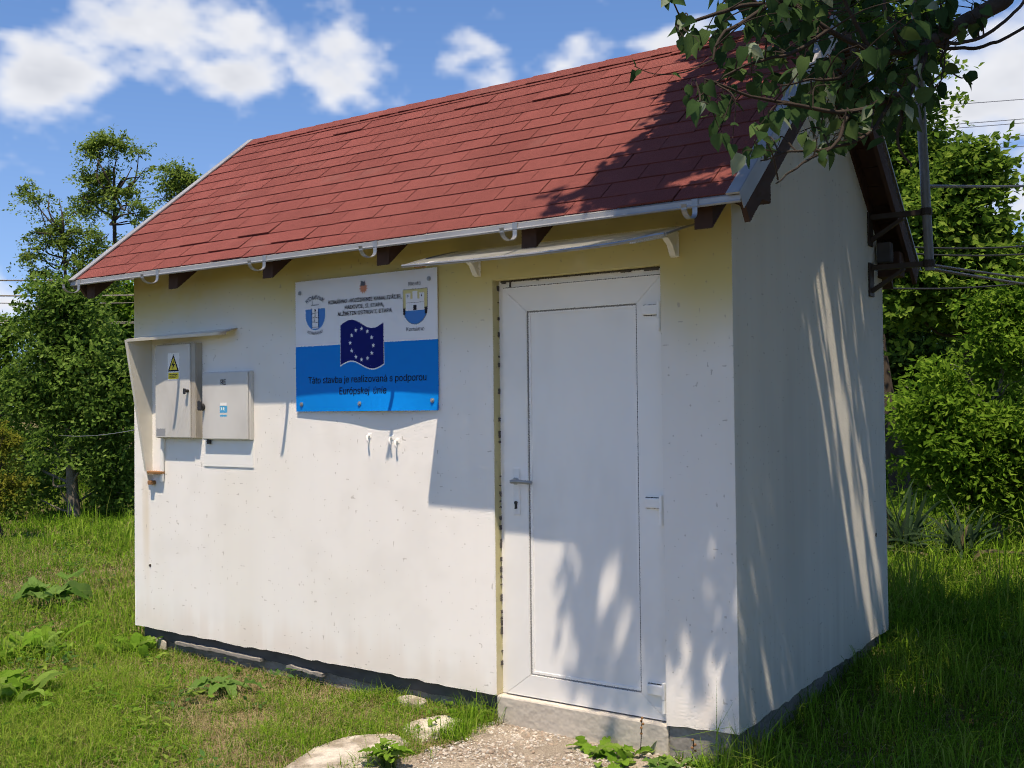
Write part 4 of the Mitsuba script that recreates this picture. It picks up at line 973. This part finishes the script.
# the single sprig hanging out to the left over the roof
sp = spline([at(712, 60, 2.77), at(685, 72, 2.74), at(655, 74, 2.72), at(634, 66, 2.7)], 12)
tw_parts.append(tube(sp, np.linspace(0.0022, 0.001, len(sp)), 5))
for (x, y, dx, dy, s_) in ((636, 68, -8, -10, 0.030), (634, 70, -2, 12, 0.036), (640, 70, -4, 8, 0.026), (672, 74, 6, 10, 0.03)):
    b = at(x, y, 2.7); add_leaf(b, at(x + dx, y + dy, 2.7) - b, s_, rng)
put('twigs', cat(tw_parts), 'mat_twig', OT, kind='stuff')

# upper crown, above the frame: its gaps let the dapples through on the roof, the door and the gable
UVP = sg.Polygon([(-0.58, -1.08), (-0.30, -1.22), (-0.08, -1.34), (-0.16, -1.56), (0.02, -1.84), (0.55, -1.95), (1.1, -2.08), (2.2, -2.2), (3.6, -1.6), (3.9, 0.2), (3.6, 2.0), (2.4, 2.9), (0.9, 2.8), (0.1, 2.0), (-0.30, 1.2), (-0.44, 0.45), (-0.30, 0.05), (-0.30, -0.35), (-0.30, -0.7), (-0.34, -0.95)])
GAPS = [(0.58, 0.20, 0.13, 0.045), (0.70, 0.20, 0.17, 0.075), (0.84, 0.27, 0.13, 0.06), (0.50, 0.08, 0.08, 0.03), (0.66, 0.42, 0.14, 0.04), (0.45, -0.02, 0.06, 0.02), (0.62, -0.12, 0.10, 0.022), (0.72, 0.02, 0.12, 0.03), (0.78, 0.50, 0.10, 0.03), (0.83, -1.42, 0.06, 0.025), (0.30, -1.10, 0.09, 0.05), (0.44, -1.07, 0.07, 0.05),
        (0.56, -1.72, 0.03, 0.035), (0.70, -1.74, 0.035, 0.03), (0.62, -1.58, 0.02, 0.03), (0.20, -1.62, 0.025, 0.05), (0.10, -1.54, 0.04, 0.05), (0.66, -1.66, 0.02, 0.02), (0.78, -1.60, 0.02, 0.02), (1.02, 0.2, 0.10, 0.06), (0.9, 1.9, 0.3, 0.12), (1.2, 2.4, 0.3, 0.15), (1.6, 1.6, 0.2, 0.1), (0.8, 2.3, 0.2, 0.1)]
Ku, Kv = SUN[0] / SUN[2], SUN[1] / SUN[2]


def upper_crown(n_clump, rng):
    cen, lo = [], []
    inner = UVP.buffer(-0.07)
    while len(cen) < n_clump:
        u, v = rng.uniform(-0.6, 3.9), rng.uniform(-2.5, 2.9)
        if not inner.contains(sg.Point(u, v)):
            continue
        z = rng.uniform(3.7, 6.6)
        p = np.array([u + (z - 5) * Ku, v + (z - 5) * Kv, z])
        q = p - CAM; dep = q @ F
        if dep > 0.2 and 384 - FOC * (q @ U) / dep > -70 and 512 + FOC * (q @ R) / dep < 1140:
            continue
        cen.append(p)
    return np.array(cen)


cl = upper_crown(1100, rng)
nL = 64000
k = rng.choice(len(cl), nL); Pl = cl[k] + rng.normal(0, 0.10, (nL, 3)) * [1, 1, 0.7]
uu, vv = Pl[:, 0] - (Pl[:, 2] - 5) * Ku, Pl[:, 1] - (Pl[:, 2] - 5) * Kv
ok = np.ones(nL, bool)
for a, b, ra, rb in GAPS:
    ok &= (((uu - a) / (ra + 0.03)) ** 2 + ((vv - b) / (rb + 0.03)) ** 2) > rng.uniform(0.55, 1.25, nL)
from shapely import contains_xy
ok &= contains_xy(UVP, uu, vv)
from shapely import points as shp_points, distance as shp_distance
edge_d = shp_distance(shp_points(uu, vv), UVP.exterior)
ok &= meshkit.fbm(np.stack([uu * 7, vv * 7, uu * 0 + 2], -1), 3) > 0.57 - edge_d * 1.2
q = Pl - CAM; dep = q @ F
ok &= ~((dep > 0.2) & (384 - FOC * (q @ U) / np.maximum(dep, 0.2) > -25) & (np.abs(FOC * (q @ R) / np.maximum(dep, 0.2)) < 560))
Pl = Pl[ok]; nL = len(Pl)
N_ = unit(rng.normal(0, 0.6, (nL, 3)) + [0.15, -0.4, 1.0]); D_ = unit(rng.normal(0, 1, (nL, 3)) + [0, 0, -0.5]); D_ = unit(D_ - N_ * (D_ * N_).sum(1, keepdims=True))
v_, f_, m_ = leaf_cards(Pl, D_, N_, rng.uniform(0.055, 0.09, nL), rng.uniform(0.04, 0.062, nL))
put('crown', (v_, f_), 'mat_leaf', OT, color=np.repeat(leaf_cols[rng.choice(3, nL, p=[0.35, 0.4, 0.25])], m_, 0))
up = []
for c in cl[rng.permutation(len(cl))[:90]]:
    j = rng.integers(12, len(TRUNK)); a = TRUNK[j]
    uvm = [((c * t + a * (1 - t)) + [0, 0, 0.25 * math.sin(math.pi * t)]) for t in (0, 0.33, 0.66, 1)]
    s_ = spline(uvm, 12)
    qq = s_ - CAM; de = qq @ F
    vis = (de > 0.2) & (384 - FOC * (qq @ U) / np.maximum(de, 0.2) > -12) & (512 + FOC * (qq @ R) / np.maximum(de, 0.2) < 1036)
    if vis.any():
        continue
    up.append(tube(s_, np.linspace(0.018, 0.004, len(s_)), 5))
put('limbs', cat(up), 'mat_bark', OT)


# ------------------------------------------------------------------ grass and weeds
def grass(n, region, rng, hfun, width, palette, dry, clump=None):
    (xa, xb), (ya, yb) = region
    P = np.c_[rng.uniform(xa, xb, n), rng.uniform(ya, yb, n)]
    return P


def in_view(P, margin=120, zz=0.15):
    q = np.c_[P, np.full(len(P), zz)] - CAM; de = q @ F
    x = 512 + FOC * (q @ R) / np.maximum(de, 0.3); y = 384 - FOC * (q @ U) / np.maximum(de, 0.3)
    return (de > 0.3) & (x > -margin) & (x < 1024 + margin) & (y < 768 + margin), de


def blades(P, h, w, lean, colr, rng):
    n = len(P); base = np.c_[P, gz(P[:, 0], P[:, 1]) - 0.004]
    a = rng.uniform(0, 2 * np.pi, n); d_ = np.c_[np.cos(a), np.sin(a), np.zeros(n)]
    b = a + rng.normal(np.pi / 2, 0.5, n); s_ = np.c_[np.cos(b), np.sin(b), np.zeros(n)] * w[:, None] / 2
    up_ = np.array([0, 0, 1.0]); h, lean = h[:, None], lean[:, None]
    m = base + up_ * h * 0.55 * np.sqrt(np.maximum(1 - lean ** 2 * 0.25, 0.1)) + d_ * h * lean * 0.25
    t = base + up_ * h * (1 - 0.55 * lean ** 1.6) + d_ * h * lean * 0.9
    v = np.stack([base - s_, base + s_, m - s_ * 0.8, m + s_ * 0.8, t], 1).reshape(-1, 3)
    f = np.array([[0, 1, 3], [0, 3, 2], [2, 3, 4]])
    return v, (f[None] + np.arange(n)[:, None, None] * 5).reshape(-1, 3), np.repeat(colr, 5, 0)


rng = np.random.default_rng(5)
LUSH = np.array([[0.095, 0.20, 0.014], [0.15, 0.29, 0.02], [0.21, 0.35, 0.03], [0.26, 0.34, 0.06]])
STRAW = np.array([[0.37, 0.30, 0.15], [0.48, 0.41, 0.24], [0.28, 0.21, 0.11], [0.40, 0.38, 0.18]])
FOOT = sg.box(-L - 0.005 + 0.06, 0.045, D - 0.0, D)
GV, GF, GC, off = [], [], [], 0


def sow(n, xa, xb, ya, yb, hs, ws, seed, dens_pow=1.0, green=0.0, near=None, far=None, thatch=False):
    global off
    rng = np.random.default_rng(seed)
    P = np.c_[rng.uniform(xa, xb, n), rng.uniform(ya, yb, n)]
    vis, de = in_view(P); ok = vis
    if near is not None:
        ok &= (de > near)
    if far is not None:
        ok &= (de <= far)
    inside = (P[:, 0] > -L + 0.05) & (P[:, 0] < -0.03) & (P[:, 1] > 0.045) & (P[:, 1] < D - 0.04)
    step = (P[:, 0] > -1.26) & (P[:, 0] < -0.32) & (P[:, 1] > 0.0) & (P[:, 1] < 0.06)
    ok &= ~inside & ~step
    wear = meshkit.fbm(np.c_[P * 0.9, np.zeros(n)], 4, 2); patch = meshkit.fbm(np.c_[P * 2.6, np.ones(n)], 3, 7); fine = meshkit.fbm(np.c_[P * 9, np.ones(n)], 2, 8)
    onpath = contains_xy(PATH, P[:, 0], P[:, 1])
    edge = contains_xy(PATH.buffer(-0.07), P[:, 0], P[:, 1])
    ok &= ~edge & (~onpath | (rng.random(n) < 0.25))
    for sl in ([(-1.70, -0.78), (-1.69, -0.60), (-1.52, -0.44), (-1.38, -0.50), (-1.34, -0.70), (-1.42, -1.02), (-1.62, -1.05)], [(-1.60, -0.27), (-1.53, -0.06), (-1.36, -0.10), (-1.31, -0.30), (-1.37, -0.43), (-1.52, -0.38)]):
        ok &= ~contains_xy(sg.Polygon(sl).buffer(-0.03), P[:, 0], P[:, 1])
    thick = np.clip((patch - 0.28) / 0.3, 0.12, 1) * np.clip((fine - 0.15) / 0.35, 0.2, 1)
    ok &= rng.random(n) < np.maximum(thick, max(green, 0.45))
    P, wear, patch, fine, de = P[ok], wear[ok], patch[ok], fine[ok], de[ok]; n = len(P)
    dryp = np.clip((wear - 0.40) / 0.2, 0, 1) * (1 - green) * 0.5 + 0.10 * (1 - green) + np.clip((0.46 - patch) / 0.2, 0, 1) * 0.35 * (1 - green)
    isdry = rng.random(n) < dryp
    colr = np.where(isdry[:, None], STRAW[rng.integers(0, 4, n)], LUSH[np.clip((patch * 4 + rng.normal(0, 0.9, n)), 0, 3.99).astype(int)]) * rng.uniform(0.75, 1.2, (n, 1))
    h = hs * rng.gamma(5, 0.2, n) * (0.55 + 0.9 * np.clip((patch - 0.3) / 0.4, 0, 1)) * np.where(isdry, 0.6, 1.0)
    w = ws * rng.uniform(0.6, 1.3, n)
    lean = np.clip(np.abs(rng.normal(0.7, 0.35, n)) + isdry * 0.5, 0, 1.3)
    if thatch:
        lean[:] = rng.uniform(1.15, 1.33, n); colr = STRAW[rng.integers(0, 4, n)] * rng.uniform(0.7, 1.1, (n, 1)); h = hs * rng.uniform(0.5, 1.4, n)
    v, f, c = blades(P, h, w, lean, colr, rng)
    GV.append(v); GF.append(f + off); GC.append(c); off += len(v)


sow(330000, -6.2, -1.2, -2.6, 0.06, 0.055, 0.0034, 1)                      # the lawn left of the path
sow(140000, -11, -4.0, -2, 4.5, 0.10, 0.006, 2, near=5.0, green=0.35)                  # farther left
sow(100000, -26, -4.0, 2, 14, 0.18, 0.012, 3, green=0.7, near=8)
sow(60000, -0.1, 2.4, -1.0, 4.6, 0.13, 0.0055, 4, green=0.85)              # shaded strip along the gable
sow(70000, -4.5, 3.4, 2.4, 12, 0.22, 0.010, 5, green=0.8, near=6)
sow(3500, -L, -1.3, -0.16, 0.05, 0.055, 0.0038, 6, green=0.5)
sow(2500, -1.45, -1.22, -0.35, 0.0, 0.09, 0.004, 8, green=0.9)
sow(900, -0.35, 0.05, -0.1, 0.02, 0.07, 0.004, 9, green=0.9)
sow(34000, -6.2, -1.2, -2.6, 0.06, 0.09, 0.003, 21, thatch=True)
sow(9000, -10, -4.0, -2, 4.5, 0.12, 0.005, 22, near=5.0, thatch=True)
put('grass', (np.vstack(GV), np.vstack(GF)), 'mat_grass', color=np.vstack(GC), kind='stuff')
labels['grass'].update(label='rough patchy grass, partly dried to straw, around the building', category='grass')


def ground_cover():
    rng = np.random.default_rng(91)
    n = 1500; Pc = np.c_[rng.uniform(-9, -1.4, n), rng.uniform(-2.6, 3.0, n)]
    Pc = np.vstack([Pc, np.c_[rng.uniform(0.05, 2.0, 260), rng.uniform(-0.6, 6.5, 260)]])
    vis, de = in_view(Pc)
    ok = vis & ~((Pc[:, 0] > -L) & (Pc[:, 0] < 0.03) & (Pc[:, 1] > -0.06) & (Pc[:, 1] < D)) & ~contains_xy(PATH.buffer(0.08), Pc[:, 0], Pc[:, 1]) & (meshkit.fbm(np.c_[Pc * 1.4, np.zeros(len(Pc))], 3, 33) > 0.42)
    Pc = Pc[ok]; m = len(Pc); k = rng.integers(0, m, m * 9); s_ = rng.uniform(0.5, 1.5, m)
    a = rng.uniform(0, 6.283, len(k)); rr = rng.uniform(0.0, 0.05, len(k)) * s_[k]
    X = Pc[k] + np.c_[np.cos(a), np.sin(a)] * rr[:, None]
    P3 = np.c_[X, gz(X[:, 0], X[:, 1]) + rng.uniform(0.015, 0.07, len(k)) * s_[k]]
    N3 = unit(rng.normal(0, 0.4, (len(k), 3)) + [0, -0.1, 1.0]); D3 = np.c_[np.cos(a), np.sin(a), rng.uniform(-0.1, 0.7, len(k))]; D3 = unit(D3 - N3 * (D3 * N3).sum(1, keepdims=True))
    v, f, mm = leaf_cards(P3, D3, N3, rng.uniform(0.022, 0.05, len(k)) * s_[k], rng.uniform(0.012, 0.026, len(k)) * s_[k])
    pal = np.array([[0.12, 0.24, 0.03], [0.18, 0.31, 0.04], [0.10, 0.20, 0.05], [0.24, 0.34, 0.06]])[rng.integers(0, 4, m)]
    return (v, f), np.repeat(pal[k] * rng.uniform(0.8, 1.15, (len(k), 1)), mm, 0)


gcm, gcc = ground_cover()
put('ground_cover', gcm, 'mat_leaf', color=gcc, kind='stuff')
labels['ground_cover'].update(label='low broad-leaved weeds and clover mixed through the grass', category='weeds')


def broad_leaf(base, az, rise, length, width, rng, lobes=0.0, n=9, droop=0.5, cup=0.18):
    """One large weed leaf, arching out from its base, with a wavy edge."""
    t = np.linspace(0, 1, n); wv = np.sin(np.pi * np.clip(t * 0.97 + 0.03, 0, 1) ** 0.75) ** 0.62
    wv = wv * (1 + lobes * np.sin(t * 22 + rng.uniform(0, 6)) * (t < 0.85)) * width / 2; wv[-1] = 0.0; wv[0] = 0.004
    d_ = np.array([math.cos(az), math.sin(az), 0]); s_ = np.array([-math.sin(az), math.cos(az), 0]); v = []
    tw = rng.normal(0, 0.25)
    for a, w in zip(t, wv):
        c = base + d_ * length * (a * math.cos(rise) + 0.1 * a * a) + np.array([0, 0, 1]) * length * (a * math.sin(rise) - droop * a * a)
        e = rng.normal(0, 0.16) * width
        for q_ in (-1, -0.5, 0, 0.5, 1):
            v.append(c + s_ * w * q_ + np.array([0, 0, 1]) * (abs(q_) * w * cup * 2 + e * abs(q_) * 0.5 + tw * w * q_ + (0.05 * width * rng.normal() if abs(q_) == 0.5 else 0)))
    f = []
    for i in range(n - 1):
        for k_ in range(4):
            a = i * 5 + k_; f += [[a, a + 1, a + 6], [a, a + 6, a + 5]]
    return trimesh.Trimesh(np.array(v), np.array(f), process=False)


def weed(name, label, cat_, x, y, nl, length, width, palette, seed, rise=(0.3, 1.0), lobes=0.1, droop=0.5, petiole=0.0, group=None, spread=0.03):
    rng = np.random.default_rng(seed); k = thing(name, label, cat_, group); pal = np.array(palette)
    st = []
    for i in range(nl):
        az = i * 2.4 + rng.uniform(-0.4, 0.4); ri = rng.uniform(*rise)
        b = np.array([x + rng.normal(0, spread), y + rng.normal(0, spread), 0]); b[2] = gz(b[0], b[1]) + 0.005
        if petiole:
            e = b + np.array([math.cos(az) * math.cos(ri + 0.5), math.sin(az) * math.cos(ri + 0.5), math.sin(ri + 0.5)]) * petiole * rng.uniform(0.6, 1.2)
            st.append(tube(spline([b, (b + e) / 2 + [0, 0, 0.01], e], 6), 0.0035, 5)); b = e
        m = broad_leaf(b, az, ri * (0.4 if petiole else 1), length * rng.uniform(0.6, 1.2), width * rng.uniform(0.75, 1.15), rng, lobes, droop=droop)
        c = pal[rng.integers(0, len(pal))] * rng.uniform(0.8, 1.15)
        scene[key_for_fast(f'{k}__leaf')] = mikit.ply(m, 'mat_leaf', True, color=np.tile(c, (len(m.vertices), 1)))
    if st:
        scene[f'{k}__stalks'] = mikit.ply(cat(st), 'mat_leaf', False, color=np.tile([0.10, 0.16, 0.04], (sum(len(s.vertices) for s in st), 1)))
    return k


WG = [(0.12, 0.24, 0.05), (0.16, 0.29, 0.06), (0.19, 0.32, 0.08)]
WY = [(0.15, 0.29, 0.028), (0.20, 0.35, 0.04), (0.24, 0.37, 0.07)]
weed('burdock_plant', 'burdock with large pale lobed leaves standing back in the grass at left', 'plant', -5.65, 0.40, 16, 0.21, 0.17, WG, 1, (0.1, 1.35), 0.12, 0.5, 0.17, spread=0.08)
weed('dock_plant', 'clump of bright long-leaved weeds at the left edge of the grass', 'plant', -4.32, -0.55, 34, 0.30, 0.075, WY, 2, (0.7, 1.35), 0.08, 0.4, spread=0.08)
weed('dock_plant', 'low bright weeds at the bottom left beneath the long-leaved clump', 'plant', -3.62, -1.10, 26, 0.24, 0.075, WY, 3, (0.6, 1.3), 0.08, 0.4, spread=0.08)
weed('burdock_plant', 'small burdock with ribbed leaves in the lawn before the sunny wall', 'plant', -2.80, -0.36, 11, 0.14, 0.075, WG, 4, (0.1, 1.1), 0.14, 0.5, 0.06, spread=0.05)
weed('dock_plant', 'leafy weed growing against the left corner of the plinth', 'plant', -3.88, -0.13, 26, 0.20, 0.06, WY, 5, (0.7, 1.4), 0.12, 0.4, spread=0.05)
weed('dandelion_plant', 'bright rosette of jagged leaves at the foot of the door step', 'plant', -0.50, -0.12, 40, 0.13, 0.045, WY, 6, (0.3, 1.2), 0.28, 0.45, spread=0.085)
weed('dandelion_plant', 'small dark rosette of leaves in shade by the near corner of the plinth', 'plant', -0.27, -0.09, 18, 0.10, 0.038, WG, 7, (0.3, 1.1), 0.25, 0.45, spread=0.05)
weed('dandelion_plant', 'tiny leafy weed at the bottom edge below the shaded pillar', 'plant', -0.10, -0.07, 12, 0.09, 0.035, WG, 8, (0.4, 1.2), 0.2, 0.4, spread=0.03)
weed('nettle_plant', 'upright leafy weed growing between the two concrete slabs', 'plant', -1.26, -0.78, 22, 0.09, 0.036, WY, 9, (0.6, 1.3), 0.15, 0.3, 0.08, spread=0.02)
weed('clover_plant', 'spray of round leaves creeping along the plinth left of the door', 'plant', -1.38, -0.06, 16, 0.06, 0.05, WY, 10, (0.3, 1.1), 0.05, 0.4, 0.05, spread=0.07)
weed('dock_plant', 'faint low weed in the middle of the dry lawn', 'plant', -3.75, -0.62, 9, 0.10, 0.04, WY, 11, (0.4, 1.0), 0.12, 0.4, spread=0.05)
weed('dock_plant', 'pale upright weed in the shaded grass beyond the gable', 'plant', 0.55, 5.2, 12, 0.24, 0.06, WY, 12, (0.7, 1.3), 0.08, 0.35, spread=0.05)
# a stem with seed head in the rosette by the door
for i, (x, y, h) in enumerate(((-0.43, -0.08, 0.19), (-0.20, -0.05, 0.13))):
    rngs = np.random.default_rng(50 + i); z = gz(x, y)
    k = thing('plantain_stalk', ('tall' if i == 0 else 'short') + ' thin seed stalk rising ' + ('from the bright rosette by the door step' if i == 0 else 'beside the shaded rosette at the pillar'), 'plant')
    s_ = spline([(x, y, z), (x + 0.01, y, z + h * 0.5), (x + 0.02, y - 0.01, z + h)], 10)
    scene[k + '__stem'] = mikit.ply(tube(s_, 0.002, 5), 'mat_twig')
    scene[k + '__seed_head'] = mikit.ply(cat([trimesh.creation.icosphere(subdivisions=1, radius=0.006).apply_translation(s_[-1] + rngs.normal(0, 0.006, 3) - [0, 0, 0.012 * j]) for j in range(5)]), 'mat_rust')


def yucca(label, x, y, nl, length, seed):
    rng = np.random.default_rng(seed); k = thing('yucca_plant', label, 'plant'); z = float(gz(x, y))
    for i in range(nl):
        az = rng.uniform(0, 6.283); ri = rng.uniform(0.1, 1.45); ln = length * rng.uniform(0.6, 1.1)
        m = broad_leaf(np.array([x + rng.normal(0, 0.06), y + rng.normal(0, 0.06), z + rng.uniform(0, 0.15)]), az, ri, ln, rng.uniform(0.03, 0.045), rng, 0.0, 7, droop=rng.uniform(0.05, 0.35) + (0.5 if rng.random() < 0.15 else 0), cup=0.35)
        c = np.array([[0.045, 0.085, 0.045], [0.07, 0.12, 0.06], [0.10, 0.14, 0.08], [0.22, 0.19, 0.11]])[rng.choice(4, p=[0.4, 0.35, 0.15, 0.10])] * rng.uniform(0.8, 1.1)
        scene[key_for_fast(f'{k}__leaf')] = mikit.ply(m, 'mat_leaf', True, color=np.tile(c, (len(m.vertices), 1)))


yucca('sword-leaved yucca clump close behind the right corner of the building', -0.75, 5.85, 60, 0.72, 61)
yucca('second sword-leaved yucca clump, right of the one nearest the building', -0.22, 5.65, 50, 0.60, 62)
